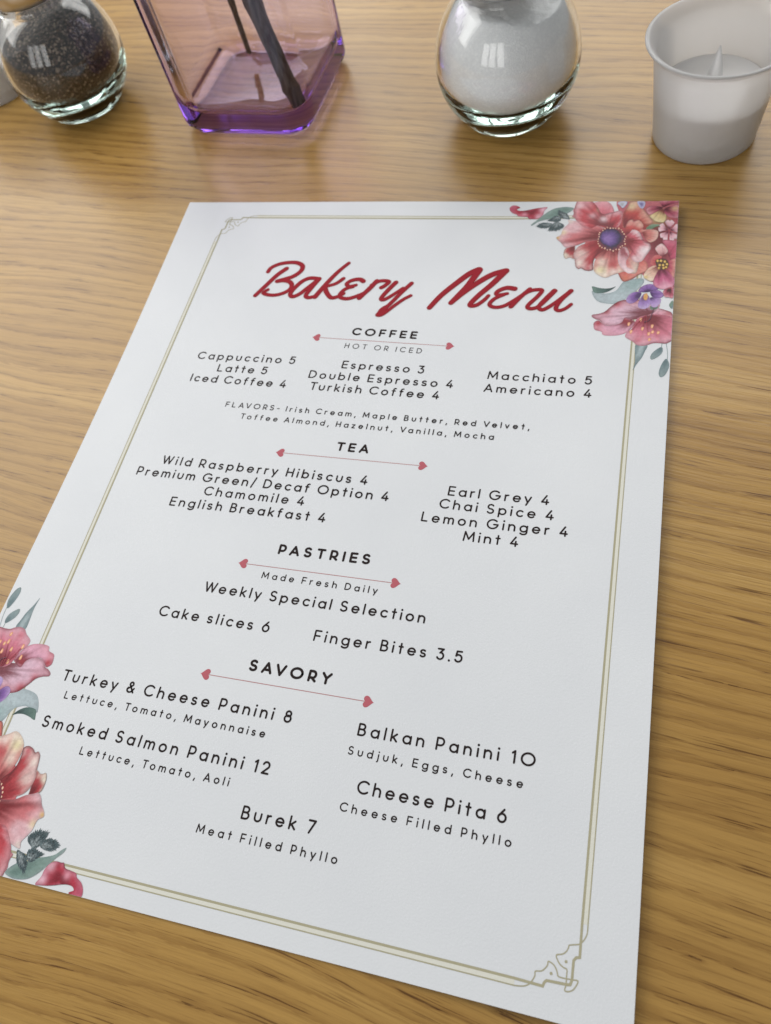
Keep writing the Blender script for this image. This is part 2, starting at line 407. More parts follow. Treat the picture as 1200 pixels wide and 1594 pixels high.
PETALS = json.loads('''[["leaf",[[203.56,88.33],[204.62,85.59],[206.24,82.47],[207.03,79.81],[207.82,76.85],[205.45,75.95],[203.8,76.82],[203.77,80.29],[204.03,84.39]],[205.85,77.46],[[0.356,0.437,0.454],[0.212,0.281,0.294],[0.212,0.281,0.294],[0.126,0.188,0.202]],[],0.25,0.05,""],
["leaf",[[212.78,90.99],[214.06,90.31],[215.06,88.03],[215.48,85.68],[214.89,83.48],[214.09,82.95],[213.1,84.87],[212.44,87.08],[212.18,89.42]],[214.41,83.23],[[0.126,0.188,0.202],[0.212,0.281,0.294],[0.252,0.319,0.314],[0.126,0.188,0.202]],[],0.3,0.05,""],
["leaf",[[209.47,83.29],[210.89,82.6],[212.52,80.92],[213.09,78.92],[212.57,77.57],[211.24,78.4],[209.69,80.22],[209.03,82.07]],[212.56,77.89],[[0.126,0.188,0.202],[0.212,0.281,0.294],[0.252,0.319,0.314],[0.126,0.188,0.202]],[],0.3,0.05,""],
["leaf",[[186.49,50.71],[188.22,51.4],[191.57,51.95],[194.14,51.18],[195.69,49.8],[197.71,45.88],[200.92,44.76],[204.15,44.35],[204.92,46.45],[202.57,50.54],[199.53,53.71],[197.76,56.2],[195.23,57.1],[191.95,56.89],[189.26,55.99],[187.41,53.71]],[203.86,45.04],[[0.307,0.408,0.408],[0.439,0.517,0.543],[0.399,0.467,0.491],[0.212,0.281,0.294]],[],0.35,0.05,""],
["leaf",[[194.97,48.41],[193.3,50.32],[191.27,51.51],[189.13,51.81],[187.27,51.34],[186.54,49.51],[186.43,48.28],[188.73,49.0],[191.21,49.41],[193.36,49.13]],[194.71,48.54],[[0.025,0.052,0.052],[0.072,0.132,0.119],[0.135,0.225,0.189],[0.053,0.105,0.098]],[],0.4,0.05,""],
["leaf",[[214.33,57.42],[215.35,55.66],[216.21,57.89],[215.35,59.63],[214.54,58.75]],[215.66,59.64],[[0.212,0.281,0.294],[0.166,0.258,0.2],[0.22,0.304,0.239],[0.126,0.188,0.202]],[],0.5,0.05,""],
["flower",[[192.07,2.16],[205.21,2.5],[215.79,2.95],[215.92,14.93],[215.75,26.89],[215.64,35.84],[215.62,50.99],[213.79,53.07],[212.3,46.21],[207.48,46.11],[204.24,42.56],[202.6,35.41],[199.24,21.55]],[208.74,21.97],[[0.191,0.032,0.042],[0.454,0.094,0.119],[0.544,0.171,0.196],[0.163,0.042,0.042]],[[[207.65,12.54],3.5,[0.667,0.531,0.266],0.8],[[203.38,16.09],3,[0.425,0.054,0.046],0.7]],0.5,0.01,"small"],
["flower",[[208.17,59.58],[210.67,59.37],[213.2,60.27],[215.43,61.82],[216.55,67.01],[216.19,73.37],[212.76,71.27],[210.16,68.3],[208.17,65.71],[208.03,63.1]],[207.86,65.71],[[0.25,0.055,0.076],[0.699,0.352,0.433],[0.772,0.512,0.581],[0.173,0.025,0.037]],[[[214.51,61.82],2.2,[0.424,0.039,0.057],0.7]],0.5,0.05,"pink"],
["flower",[[210.96,57.19],[210.02,60.61],[207.08,62.86],[204.48,64.47],[200.38,65.12],[197.92,67.0],[194.92,67.77],[192.02,67.33],[190.34,65.22],[189.15,64.82],[187.58,63.6],[187.74,62.55],[189.83,62.07],[191.96,61.0],[193.81,58.66],[196.2,56.1],[199.01,55.06],[203.0,54.99],[206.68,55.55]],[208.06,62.11],[[0.191,0.043,0.061],[0.705,0.463,0.563],[0.721,0.397,0.477],[0.161,0.018,0.026]],[[[201.14,55.29],2.2,[0.343,0.028,0.041],0.9],[[195.98,57.0],2.0,[0.423,0.032,0.046],0.9],[[192.58,60.9],1.6,[0.454,0.054,0.073],0.8],[[206.19,55.92],2,[0.343,0.028,0.041],0.8]],0.7,0.05,"pink"],
["flower",[[201.7,69.13],[200.0,71.22],[197.45,72.28],[194.19,72.57],[192.12,72.12],[191.45,70.71],[189.2,69.86],[188.57,68.16],[188.56,66.38],[190.03,65.27],[191.31,66.55],[193.29,67.87],[196.42,67.39],[198.45,66.02],[199.37,63.79],[201.95,64.87],[202.97,66.21]],[202.09,65.15],[[0.219,0.032,0.048],[0.703,0.36,0.472],[0.699,0.351,0.42],[0.173,0.025,0.037]],[[[190.06,66.74],1.6,[0.394,0.021,0.035],0.95],[[199.43,65.27],1.5,[0.343,0.028,0.041],0.8],[[190.14,69.71],1.2,[0.587,0.184,0.22],0.6]],0.4,0.05,"pink"],
["flower",[[215.53,75.08],[213.89,76.02],[211.67,75.81],[209.61,75.9],[207.91,76.68],[206.03,77.12],[204.05,76.63],[202.62,75.13],[200.48,73.6],[199.92,72.45],[200.49,70.84],[202.02,69.08],[203.18,65.28],[204.37,63.59],[206.94,62.59],[212.0,62.39],[219.58,65.45],[221.45,68.24],[219.36,72.93]],[207.22,63.14],[[0.19,0.02,0.032],[0.596,0.177,0.244],[0.728,0.407,0.478],[0.204,0.042,0.061]],[[[204.4,74.55],1.6,[0.517,0.096,0.135],0.6],[[203.75,66.39],2.2,[0.425,0.054,0.083],0.7]],0.5,0.05,"pink"],
["stamen",[[208.13,72.44],[207.57,72.16],[207.56,70.92],[208.09,70.6],[208.52,71.02]],[208.08,71.52],[[0.893,0.566,0.362],[0.837,0.411,0.217],[0.588,0.22,0.11],[0.347,0.095,0.055]],[],0.1,0.05,"pink"],
["stamen",[[209.1,68.91],[208.54,68.63],[208.53,67.41],[209.06,67.08],[209.48,67.5]],[209.04,68.0],[[0.893,0.566,0.362],[0.837,0.411,0.217],[0.588,0.22,0.11],[0.347,0.095,0.055]],[],0.1,0.05,"pink"],
["stamen",[[205.86,70.02],[205.3,69.73],[205.3,68.51],[205.83,68.19],[206.25,68.61]],[205.81,69.11],[[0.893,0.566,0.362],[0.837,0.411,0.217],[0.588,0.22,0.11],[0.347,0.095,0.055]],[],0.1,0.05,"pink"],
["stamen",[[201.97,71.53],[201.42,71.25],[201.43,70.02],[201.95,69.7],[202.37,70.12]],[201.93,70.62],[[0.893,0.566,0.362],[0.837,0.411,0.217],[0.588,0.22,0.11],[0.347,0.095,0.055]],[],0.1,0.05,"pink"],
["stamen",[[201.01,67.88],[200.46,67.6],[200.47,66.39],[200.99,66.07],[201.4,66.49]],[200.97,66.98],[[0.893,0.566,0.362],[0.837,0.411,0.217],[0.588,0.22,0.11],[0.347,0.095,0.055]],[],0.1,0.05,"pink"],
["stamen",[[205.06,65.73],[204.51,65.46],[204.51,64.26],[205.03,63.94],[205.45,64.35]],[205.01,64.84],[[0.893,0.566,0.362],[0.837,0.411,0.217],[0.588,0.22,0.11],[0.347,0.095,0.055]],[],0.1,0.05,"pink"],
["stamen",[[208.7,73.59],[208.86,74.35],[208.28,75.03],[207.82,74.53],[208.08,73.51]],[208.3,74.18],[[0.893,0.566,0.362],[0.837,0.411,0.217],[0.588,0.22,0.11],[0.347,0.095,0.055]],[],0.1,0.05,"pink"],
["stamen",[[209.6,70.06],[209.76,70.82],[209.18,71.51],[208.72,71.0],[208.98,69.97]],[209.2,70.66],[[0.893,0.566,0.362],[0.837,0.411,0.217],[0.588,0.22,0.11],[0.347,0.095,0.055]],[],0.1,0.05,"pink"],
["stamen",[[211.55,70.35],[211.71,71.11],[211.13,71.79],[210.67,71.29],[210.93,70.26]],[211.15,70.94],[[0.893,0.566,0.362],[0.837,0.411,0.217],[0.588,0.22,0.11],[0.347,0.095,0.055]],[],0.1,0.05,"pink"],
["flower",[[207.78,58.25],[210.29,58.04],[210.21,59.68],[208.19,60.02]],[209.04,58.26],[[0.042,0.068,0.054],[0.119,0.179,0.132],[0.2,0.263,0.211],[0.054,0.079,0.085]],[],0.5,0.05,"purple"],
["flower",[[199.15,55.3],[200.11,52.58],[201.96,51.22],[204.23,51.47],[204.04,53.74],[202.28,56.43],[200.39,56.97]],[204.28,52.38],[[0.067,0.027,0.119],[0.208,0.094,0.338],[0.452,0.306,0.579],[0.091,0.044,0.142]],[],0.5,0.05,"purple"],
["flower",[[203.23,50.78],[204.39,48.51],[206.9,47.31],[209.5,48.13],[210.22,49.83],[207.73,51.06],[205.2,51.48]],[206.48,51.5],[[0.067,0.027,0.119],[0.213,0.098,0.343],[0.331,0.189,0.464],[0.051,0.021,0.089]],[],0.7,0.05,"purple"],
["flower",[[207.58,54.22],[209.48,54.24],[211.24,54.71],[211.18,56.94],[209.71,58.92],[208.1,58.25]],[207.21,53.32],[[0.067,0.027,0.119],[0.402,0.257,0.553],[0.535,0.396,0.643],[0.091,0.044,0.142]],[],0.5,0.05,"purple"],
["flower",[[207.46,51.97],[207.73,51.06],[210.25,50.42],[212.25,52.71],[211.06,54.35],[208.51,53.87]],[206.84,52.41],[[0.067,0.027,0.119],[0.212,0.097,0.343],[0.353,0.212,0.465],[0.051,0.021,0.089]],[],0.6,0.05,"purple"],
["flower",[[203.5,58.23],[204.09,54.64],[205.55,52.03],[207.23,53.77],[207.87,56.91],[206.88,59.13],[205.01,59.66]],[205.75,52.85],[[0.121,0.055,0.121],[0.345,0.206,0.502],[0.553,0.421,0.676],[0.091,0.044,0.142]],[],0.5,0.05,"purple"],
["stamen",[[205.41,52.39],[206.35,52.04],[206.76,53.76],[206.36,55.33],[205.55,55.1],[205.16,53.75]],[205.96,53.76],[[0.662,0.356,0.099],[0.7,0.383,0.139],[0.589,0.261,0.098],[0.255,0.094,0.073]],[],0.6,0.05,"purple"],
["flower",[[164.76,4.43],[163.77,6.56],[163.51,8.45],[162.61,10.24],[161.05,11.25],[159.05,11.3],[158.21,11.36],[157.23,10.18],[155.24,9.89],[153.38,9.59],[152.66,8.6],[150.8,7.63],[149.56,6.1],[149.22,4.39],[150.17,3.09],[151.89,3.17],[153.57,4.38],[152.3,5.31],[153.28,6.22],[155.55,6.21],[158.58,5.36],[160.62,4.83],[163.03,4.44]],[157.95,7.07],[[0.232,0.016,0.03],[0.434,0.037,0.066],[0.631,0.23,0.305],[0.162,0.025,0.041]],[[[163.2,5.99],1.5,[0.775,0.47,0.558],0.95],[[161.78,9.72],1.4,[0.711,0.411,0.48],0.9],[[155.81,8.64],1.2,[0.779,0.358,0.439],0.8],[[150.22,5.07],1.5,[0.485,0.073,0.134],0.8],[[159.5,10.41],0.9,[0.396,0.032,0.054],0.8]],0.2,0.03,"bud"],
["leaf",[[175.49,5.32],[174.36,7.18],[172.19,8.78],[169.6,9.53],[166.8,11.03],[164.0,11.93],[161.85,12.95],[160.48,14.39],[159.26,15.22],[159.65,13.85],[161.19,12.15],[162.45,10.5],[163.71,8.87],[165.39,6.92],[167.54,5.34],[170.09,4.59],[172.98,4.46]],[173.07,5.82],[[0.15,0.237,0.211],[0.212,0.304,0.268],[0.306,0.38,0.365],[0.183,0.259,0.259]],[],0.3,0.05,""],
["sprig",[[172.04,14.47],[172.41,15.83],[171.3,17.25],[169.49,17.84],[167.75,17.94],[166.76,17.41],[167.25,15.65],[167.98,14.08],[169.56,13.06],[170.69,13.54]],[170.04,13.44],[[0.261,0.305,0.314],[0.05,0.079,0.088],[0.076,0.113,0.118],[0.12,0.164,0.174]],[],1.0,0.06,""],
["sprig",[[167.71,14.13],[166.98,15.7],[165.56,16.45],[163.74,16.34],[162.15,15.47],[162.72,14.18],[164.13,13.43],[166.21,13.49]],[167.06,14.02],[[0.261,0.305,0.314],[0.05,0.079,0.088],[0.076,0.113,0.118],[0.12,0.164,0.174]],[],1.0,0.06,""],
["sprig",[[170.88,10.91],[170.7,12.36],[169.18,12.9],[166.98,12.63],[165.87,12.15],[167.06,10.97],[168.69,9.48],[170.08,9.9]],[169.92,10.17],[[0.261,0.305,0.314],[0.05,0.079,0.088],[0.076,0.113,0.118],[0.12,0.164,0.174]],[],1.0,0.06,""],
["sprig",[[173.89,10.08],[174.37,11.63],[172.93,11.44],[171.15,10.86],[169.8,9.03],[169.47,7.47],[169.96,6.68],[171.93,7.67],[173.24,8.8]],[173.74,11.28],[[0.261,0.305,0.314],[0.05,0.079,0.088],[0.076,0.113,0.118],[0.12,0.164,0.174]],[],1.0,0.06,""],
["flower",[[203.13,23.8],[202.21,30.0],[198.45,35.03],[194.57,37.03],[190.06,35.84],[184.8,32.75],[181.86,28.59],[181.79,23.12],[182.04,16.64],[183.33,11.18],[187.72,9.09],[192.92,10.53],[196.7,13.88],[200.32,18.26]],[191.48,23.15],[[0.19,0.019,0.025],[0.44,0.057,0.068],[0.531,0.128,0.138],[0.173,0.025,0.029]],[],0.8,0.01,"main"],
["flower",[[190.09,14.56],[185.71,15.65],[181.77,13.99],[179.27,13.28],[177.51,12.19],[176.19,10.79],[175.19,10.29],[175.6,9.03],[175.6,7.86],[175.33,6.75],[175.6,5.53],[176.68,4.16],[179.81,3.29],[188.09,1.84],[191.6,8.21]],[187.35,15.83],[[0.218,0.023,0.032],[0.625,0.161,0.206],[0.726,0.351,0.396],[0.184,0.033,0.047]],[[[187.58,13.34],3,[0.424,0.036,0.051],0.8]],0.5,0.05,"main"],
["flower",[[194.92,9.92],[196.57,5.13],[197.39,2.63],[200.68,2.84],[202.9,7.46],[205.73,12.43],[206.49,14.84],[204.34,16.14],[201.32,13.61],[198.41,13.47],[197.0,16.74],[195.38,16.67]],[196.1,17.65],[[0.19,0.017,0.025],[0.507,0.065,0.059],[0.72,0.397,0.309],[0.222,0.071,0.058]],[[[197.88,5.21],2.2,[0.73,0.599,0.361],0.85]],0.5,0.05,"main"],
["flower",[[202.93,19.37],[205.42,18.55],[208.63,19.64],[208.52,23.81],[206.12,25.77],[204.12,23.61]],[201.74,20.72],[[0.233,0.032,0.034],[0.626,0.212,0.185],[0.743,0.473,0.408],[0.21,0.077,0.064]],[],0.5,0.05,"main"],
["flower",[[178.53,34.0],[176.93,33.26],[176.02,33.3],[174.99,33.74],[174.12,32.23],[173.93,30.23],[174.27,28.39],[175.63,27.38],[177.82,26.21],[178.12,29.96],[177.9,32.05]],[177.71,27.24],[[0.164,0.015,0.019],[0.411,0.046,0.055],[0.79,0.657,0.56],[0.238,0.146,0.127]],[[[174.71,31.87],1.1,[0.789,0.734,0.603],0.9],[[178.07,33.05],0.8,[0.344,0.032,0.045],0.8]],0.3,0.05,"main"],
["flower",[[195.07,30.68],[198.7,33.05],[201.35,35.38],[204.44,35.02],[205.97,37.74],[205.68,40.83],[203.01,42.53],[200.68,44.69],[197.68,45.96],[195.95,43.3],[194.28,37.48]],[195.13,31.6],[[0.218,0.023,0.025],[0.594,0.122,0.102],[0.711,0.307,0.26],[0.209,0.047,0.037]],[[[198.18,44.21],1.8,[0.585,0.15,0.075],0.7]],0.5,0.05,"main"],
["flower",[[201.83,32.15],[202.42,39.33],[201.21,42.01],[197.71,40.97],[195.44,41.64],[193.3,42.56],[191.32,43.78],[189.56,43.49],[187.5,41.94],[186.34,40.26],[186.07,38.43],[186.14,36.03],[186.63,33.84],[187.69,31.55],[189.03,29.23],[190.12,26.46],[193.55,24.54]],[192.27,24.52],[[0.189,0.016,0.02],[0.62,0.168,0.164],[0.834,0.717,0.609],[0.199,0.058,0.05]],[[[188.7,39.84],2.0,[0.796,0.717,0.416],0.85],[[188.77,35.56],2.2,[0.812,0.673,0.575],0.8],[[193.01,36.93],1.8,[0.425,0.058,0.065],0.8],[[197.54,36.93],1.8,[0.623,0.221,0.213],0.5],[[193.73,40.85],1.2,[0.846,0.711,0.659],0.7]],1.0,0.05,"main"],
["flower",[[190.67,23.29],[189.49,28.89],[187.11,31.66],[185.88,34.24],[185.75,37.16],[185.97,39.52],[184.46,40.32],[182.63,39.84],[181.37,38.87],[180.47,39.3],[179.36,38.3],[178.86,36.29],[178.42,33.77],[177.87,32.32],[177.95,30.25],[178.57,28.35],[179.86,26.59],[182.07,25.42],[184.67,24.42]],[190.22,23.63],[[0.176,0.011,0.016],[0.452,0.047,0.058],[0.803,0.594,0.571],[0.141,0.019,0.023]],[[[180.69,30.77],2.2,[0.811,0.643,0.588],0.75],[[180.45,36.0],1.5,[0.829,0.711,0.631],0.8],[[184.15,39.04],1.0,[0.502,0.058,0.086],0.8],[[186.31,26.4],2.2,[0.342,0.02,0.028],0.7]],1.0,0.05,"main"],
["flower",[[191.18,23.07],[185.06,23.97],[181.72,24.73],[178.84,26.4],[176.25,27.39],[174.95,27.88],[173.55,26.89],[172.28,24.88],[170.72,23.2],[170.21,21.83],[171.54,20.84],[171.94,19.79],[172.17,17.8],[172.9,16.21],[174.22,14.04],[173.9,12.2],[176.52,12.63],[179.0,13.33],[181.77,13.99],[185.71,15.65],[190.19,18.24]],[190.05,21.52],[[0.189,0.014,0.019],[0.607,0.171,0.184],[0.803,0.582,0.619],[0.224,0.109,0.117]],[[[170.84,22.2],0.9,[0.703,0.468,0.155],0.95],[[172.55,19.18],1.4,[0.812,0.717,0.416],0.7],[[177.8,16.95],2.4,[0.778,0.601,0.642],0.6],[[174.88,12.95],1.2,[0.814,0.75,0.645],0.7]],0.9,0.05,"main"],
["flower",[[176.96,-0.87],[179.62,-1.77],[184.19,3.99],[186.94,9.06],[190.22,8.47],[193.77,7.53],[194.89,9.43],[194.53,13.76],[193.14,17.05],[189.18,16.42],[185.82,15.58],[183.31,17.19],[180.6,16.63],[176.83,12.12],[175.81,8.63],[175.77,4.64]],[189.91,17.41],[[0.19,0.017,0.025],[0.518,0.064,0.08],[0.77,0.448,0.489],[0.199,0.038,0.046]],[[[187.84,12.03],1.6,[0.845,0.644,0.673],0.8],[[183.34,9.89],1.5,[0.776,0.533,0.572],0.6],[[177.43,4.2],1.6,[0.777,0.573,0.6],0.8],[[185.74,6.55],1.2,[0.778,0.642,0.415],0.5]],0.7,0.05,"main"],
["flower",[[196.32,18.61],[197.14,13.88],[198.7,12.91],[199.41,13.99],[201.3,13.37],[203.06,16.08],[202.88,18.43],[204.18,18.96],[201.72,20.48],[199.15,20.14],[197.76,23.36]],[196.74,22.39],[[0.19,0.017,0.025],[0.548,0.078,0.075],[0.741,0.397,0.343],[0.204,0.047,0.042]],[[[201.46,16.0],1.3,[0.758,0.457,0.37],0.8],[[197.88,15.35],1.0,[0.699,0.308,0.263],0.7]],0.5,0.05,"main"],
["flower",[[198.19,20.1],[199.37,18.5],[201.68,19.78],[203.85,24.53],[206.15,26.46],[206.51,29.21],[204.93,32.78],[203.25,35.88],[200.74,35.59],[199.15,32.61],[199.45,29.89],[197.36,27.06],[196.9,22.4]],[196.86,24.26],[[0.217,0.017,0.023],[0.586,0.112,0.147],[0.879,0.684,0.711],[0.204,0.047,0.059]],[[[204.16,30.04],2.4,[0.882,0.767,0.783],0.9],[[201.24,33.58],1.3,[0.864,0.735,0.75],0.6]],0.9,0.05,"main"],
["flower",[[194.62,33.41],[194.97,29.3],[197.09,27.75],[198.53,30.32],[198.7,33.05],[197.91,35.3],[198.43,38.45],[201.04,40.37],[199.27,41.89],[196.95,39.76],[195.35,37.05]],[196.18,28.41],[[0.319,0.085,0.103],[0.788,0.511,0.551],[0.88,0.725,0.738],[0.184,0.033,0.04]],[[[197.98,31.67],0.8,[0.455,0.073,0.107],0.5]],0.4,0.05,"main"],
["flower_center",[[186.26,23.0],[186.48,19.68],[188.26,17.35],[190.99,16.59],[193.83,17.56],[196.26,20.02],[197.07,23.57],[196.41,27.03],[194.33,29.19],[191.98,29.91],[189.18,28.92],[187.19,26.31]],[191.48,23.15],[[0.052,0.025,0.091],[0.052,0.023,0.055],[0.212,0.031,0.05],[0.296,0.032,0.045]],[],0.8,0.02,"main"],
["flower_center",[[187.08,23.02],[187.34,20.18],[188.82,18.23],[191.07,17.69],[193.24,18.49],[194.71,20.91],[195.06,23.73],[194.42,26.04],[192.61,27.62],[190.32,27.09],[188.27,25.64]],[189.73,23.57],[[0.249,0.143,0.401],[0.124,0.064,0.245],[0.022,0.015,0.034],[0.019,0.014,0.027]],[],0.5,0.02,"main"],
["stamen",[[196.9,23.56],[196.74,23.94],[196.42,23.79],[196.39,23.31],[196.69,23.18]],[196.63,23.55],[[0.868,0.6,0.415],[0.783,0.5,0.36],[0.663,0.357,0.264],[0.214,0.053,0.053]],[],0,0.05,"main"],
["stamen",[[196.81,24.76],[196.64,25.13],[196.33,24.98],[196.29,24.5],[196.59,24.37]],[196.53,24.75],[[0.868,0.6,0.415],[0.783,0.5,0.36],[0.663,0.357,0.264],[0.214,0.053,0.053]],[],0,0.05,"main"],
["stamen",[[197.21,26.21],[197.02,26.65],[196.66,26.48],[196.62,25.92],[196.96,25.76]],[196.89,26.2],[[0.868,0.6,0.415],[0.783,0.5,0.36],[0.663,0.357,0.264],[0.214,0.053,0.053]],[],0,0.05,"main"],
["stamen",[[196.18,27.19],[196.02,27.55],[195.73,27.4],[195.7,26.96],[195.98,26.83]],[195.92,27.19],[[0.868,0.6,0.415],[0.783,0.5,0.36],[0.663,0.357,0.264],[0.214,0.053,0.053]],[],0,0.05,"main"],
["stamen",[[195.5,27.81],[195.35,28.15],[195.06,28.01],[195.03,27.58],[195.3,27.46]],[195.25,27.8],[[0.868,0.6,0.415],[0.783,0.5,0.36],[0.663,0.357,0.264],[0.214,0.053,0.053]],[],0,0.05,"main"],
["stamen",[[195.16,29.14],[194.96,29.58],[194.59,29.4],[194.55,28.84],[194.9,28.68]],[194.83,29.13],[[0.868,0.6,0.415],[0.783,0.5,0.36],[0.663,0.357,0.264],[0.214,0.053,0.053]],[],0,0.05,"main"],
["stamen",[[194.01,29.04],[193.85,29.4],[193.55,29.26],[193.52,28.81],[193.8,28.68]],[193.75,29.04],[[0.868,0.6,0.415],[0.783,0.5,0.36],[0.663,0.357,0.264],[0.214,0.053,0.053]],[],0,0.05,"main"],
["stamen",[[193.02,29.81],[192.82,30.27],[192.44,30.09],[192.39,29.52],[192.75,29.35]],[192.68,29.81],[[0.868,0.6,0.415],[0.783,0.5,0.36],[0.663,0.357,0.264],[0.214,0.053,0.053]],[],0,0.05,"main"],
["stamen",[[191.81,29.13],[191.64,29.54],[191.29,29.38],[191.25,28.86],[191.58,28.71]],[191.51,29.13],[[0.868,0.6,0.415],[0.783,0.5,0.36],[0.663,0.357,0.264],[0.214,0.053,0.053]],[],0,0.05,"main"],
["stamen",[[190.7,29.26],[190.56,29.6],[190.27,29.47],[190.24,29.04],[190.51,28.92]],[190.45,29.26],[[0.868,0.6,0.415],[0.783,0.5,0.36],[0.663,0.357,0.264],[0.214,0.053,0.053]],[],0,0.05,"main"],
["stamen",[[189.8,28.35],[189.59,28.82],[189.19,28.63],[189.14,28.04],[189.52,27.87]],[189.45,28.34],[[0.868,0.6,0.415],[0.783,0.5,0.36],[0.663,0.357,0.264],[0.214,0.053,0.053]],[],0,0.05,"main"],
["stamen",[[188.59,27.96],[188.43,28.32],[188.13,28.18],[188.09,27.73],[188.38,27.59]],[188.32,27.95],[[0.868,0.6,0.415],[0.783,0.5,0.36],[0.663,0.357,0.264],[0.214,0.053,0.053]],[],0,0.05,"main"],
["stamen",[[187.78,26.99],[187.58,27.45],[187.19,27.27],[187.14,26.68],[187.51,26.51]],[187.44,26.98],[[0.868,0.6,0.415],[0.783,0.5,0.36],[0.663,0.357,0.264],[0.214,0.053,0.053]],[],0,0.05,"main"],
["stamen",[[187.09,25.8],[186.93,26.19],[186.6,26.03],[186.56,25.55],[186.87,25.41]],[186.81,25.8],[[0.868,0.6,0.415],[0.783,0.5,0.36],[0.663,0.357,0.264],[0.214,0.053,0.053]],[],0,0.05,"main"],
["stamen",[[186.8,24.54],[186.66,24.88],[186.37,24.74],[186.33,24.31],[186.6,24.19]],[186.55,24.53],[[0.868,0.6,0.415],[0.783,0.5,0.36],[0.663,0.357,0.264],[0.214,0.053,0.053]],[],0,0.05,"main"],
["stamen",[[186.82,23.25],[186.68,23.57],[186.41,23.44],[186.37,23.04],[186.63,22.92]],[186.58,23.24],[[0.868,0.6,0.415],[0.783,0.5,0.36],[0.663,0.357,0.264],[0.214,0.053,0.053]],[],0,0.05,"main"],
["stamen",[[187.06,21.92],[186.91,22.28],[186.6,22.14],[186.56,21.68],[186.85,21.55]],[186.8,21.91],[[0.868,0.6,0.415],[0.783,0.5,0.36],[0.663,0.357,0.264],[0.214,0.053,0.053]],[],0,0.05,"main"],
["stamen",[[186.91,20.7],[186.75,21.08],[186.43,20.93],[186.39,20.45],[186.69,20.32]],[186.63,20.69],[[0.868,0.6,0.415],[0.783,0.5,0.36],[0.663,0.357,0.264],[0.214,0.053,0.053]],[],0,0.05,"main"],
["stamen",[[187.08,19.74],[186.91,20.12],[186.58,19.97],[186.54,19.48],[186.85,19.34]],[186.79,19.73],[[0.868,0.6,0.415],[0.783,0.5,0.36],[0.663,0.357,0.264],[0.214,0.053,0.053]],[],0,0.05,"main"],
["stamen",[[188.21,18.5],[188.05,18.86],[187.75,18.71],[187.71,18.25],[188.0,18.12]],[187.94,18.49],[[0.868,0.6,0.415],[0.783,0.5,0.36],[0.663,0.357,0.264],[0.214,0.053,0.053]],[],0,0.05,"main"],
["stamen",[[188.93,17.62],[188.77,17.99],[188.46,17.84],[188.42,17.37],[188.71,17.23]],[188.66,17.61],[[0.868,0.6,0.415],[0.783,0.5,0.36],[0.663,0.357,0.264],[0.214,0.053,0.053]],[],0,0.05,"main"],
["stamen",[[189.78,16.93],[189.63,17.26],[189.36,17.13],[189.32,16.7],[189.58,16.58]],[189.53,16.92],[[0.868,0.6,0.415],[0.783,0.5,0.36],[0.663,0.357,0.264],[0.214,0.053,0.053]],[],0,0.05,"main"],
["stamen",[[191.03,17.39],[190.83,17.84],[190.46,17.65],[190.41,17.08],[190.77,16.92]],[190.7,17.37],[[0.868,0.6,0.415],[0.783,0.5,0.36],[0.663,0.357,0.264],[0.214,0.053,0.053]],[],0,0.05,"main"],
["stamen",[[192.04,17.42],[191.88,17.79],[191.57,17.64],[191.53,17.16],[191.83,17.03]],[191.77,17.41],[[0.868,0.6,0.415],[0.783,0.5,0.36],[0.663,0.357,0.264],[0.214,0.053,0.053]],[],0,0.05,"main"],
["stamen",[[192.99,17.5],[192.85,17.81],[192.58,17.68],[192.55,17.28],[192.8,17.16]],[192.75,17.49],[[0.868,0.6,0.415],[0.783,0.5,0.36],[0.663,0.357,0.264],[0.214,0.053,0.053]],[],0,0.05,"main"],
["stamen",[[194.28,17.69],[194.07,18.17],[193.67,17.97],[193.63,17.36],[194.01,17.18]],[193.93,17.67],[[0.868,0.6,0.415],[0.783,0.5,0.36],[0.663,0.357,0.264],[0.214,0.053,0.053]],[],0,0.05,"main"],
["stamen",[[195.15,18.5],[195.01,18.81],[194.75,18.68],[194.72,18.28],[194.97,18.17]],[194.92,18.49],[[0.868,0.6,0.415],[0.783,0.5,0.36],[0.663,0.357,0.264],[0.214,0.053,0.053]],[],0,0.05,"main"],
["stamen",[[195.77,19.57],[195.58,20.02],[195.2,19.83],[195.16,19.26],[195.52,19.11]],[195.45,19.56],[[0.868,0.6,0.415],[0.783,0.5,0.36],[0.663,0.357,0.264],[0.214,0.053,0.053]],[],0,0.05,"main"],
["stamen",[[196.45,20.83],[196.27,21.25],[195.92,21.07],[195.88,20.54],[196.21,20.39]],[196.15,20.82],[[0.868,0.6,0.415],[0.783,0.5,0.36],[0.663,0.357,0.264],[0.214,0.053,0.053]],[],0,0.05,"main"],
["stamen",[[197.16,22.33],[197.01,22.67],[196.72,22.53],[196.69,22.09],[196.96,21.97]],[196.91,22.32],[[0.868,0.6,0.415],[0.783,0.5,0.36],[0.663,0.357,0.264],[0.214,0.053,0.053]],[],0,0.05,"main"],
["leaf",[[204.14,18.25],[205.31,16.43],[206.86,15.8],[210.05,16.54],[207.88,17.27],[206.05,18.58]],[204.14,18.25],[[0.134,0.217,0.134],[0.183,0.267,0.176],[0.355,0.408,0.307],[0.134,0.181,0.12]],[],0.5,0.05,""],
["flower",[[192.49,3.43],[193.57,2.25],[196.07,2.55],[196.01,4.12],[194.67,6.25],[193.6,4.97]],[194.19,4.02],[[0.407,0.407,0.449],[0.61,0.61,0.711],[0.455,0.446,0.644],[0.091,0.077,0.124]],[],0.5,0.05,"r0"],
["flower",[[200.02,2.79],[202.97,3.08],[202.53,6.71],[201.04,6.13]],[201.75,4.47],[[0.196,0.17,0.322],[0.401,0.373,0.623],[0.629,0.618,0.714],[0.125,0.108,0.165]],[],0.5,0.05,"r0"],
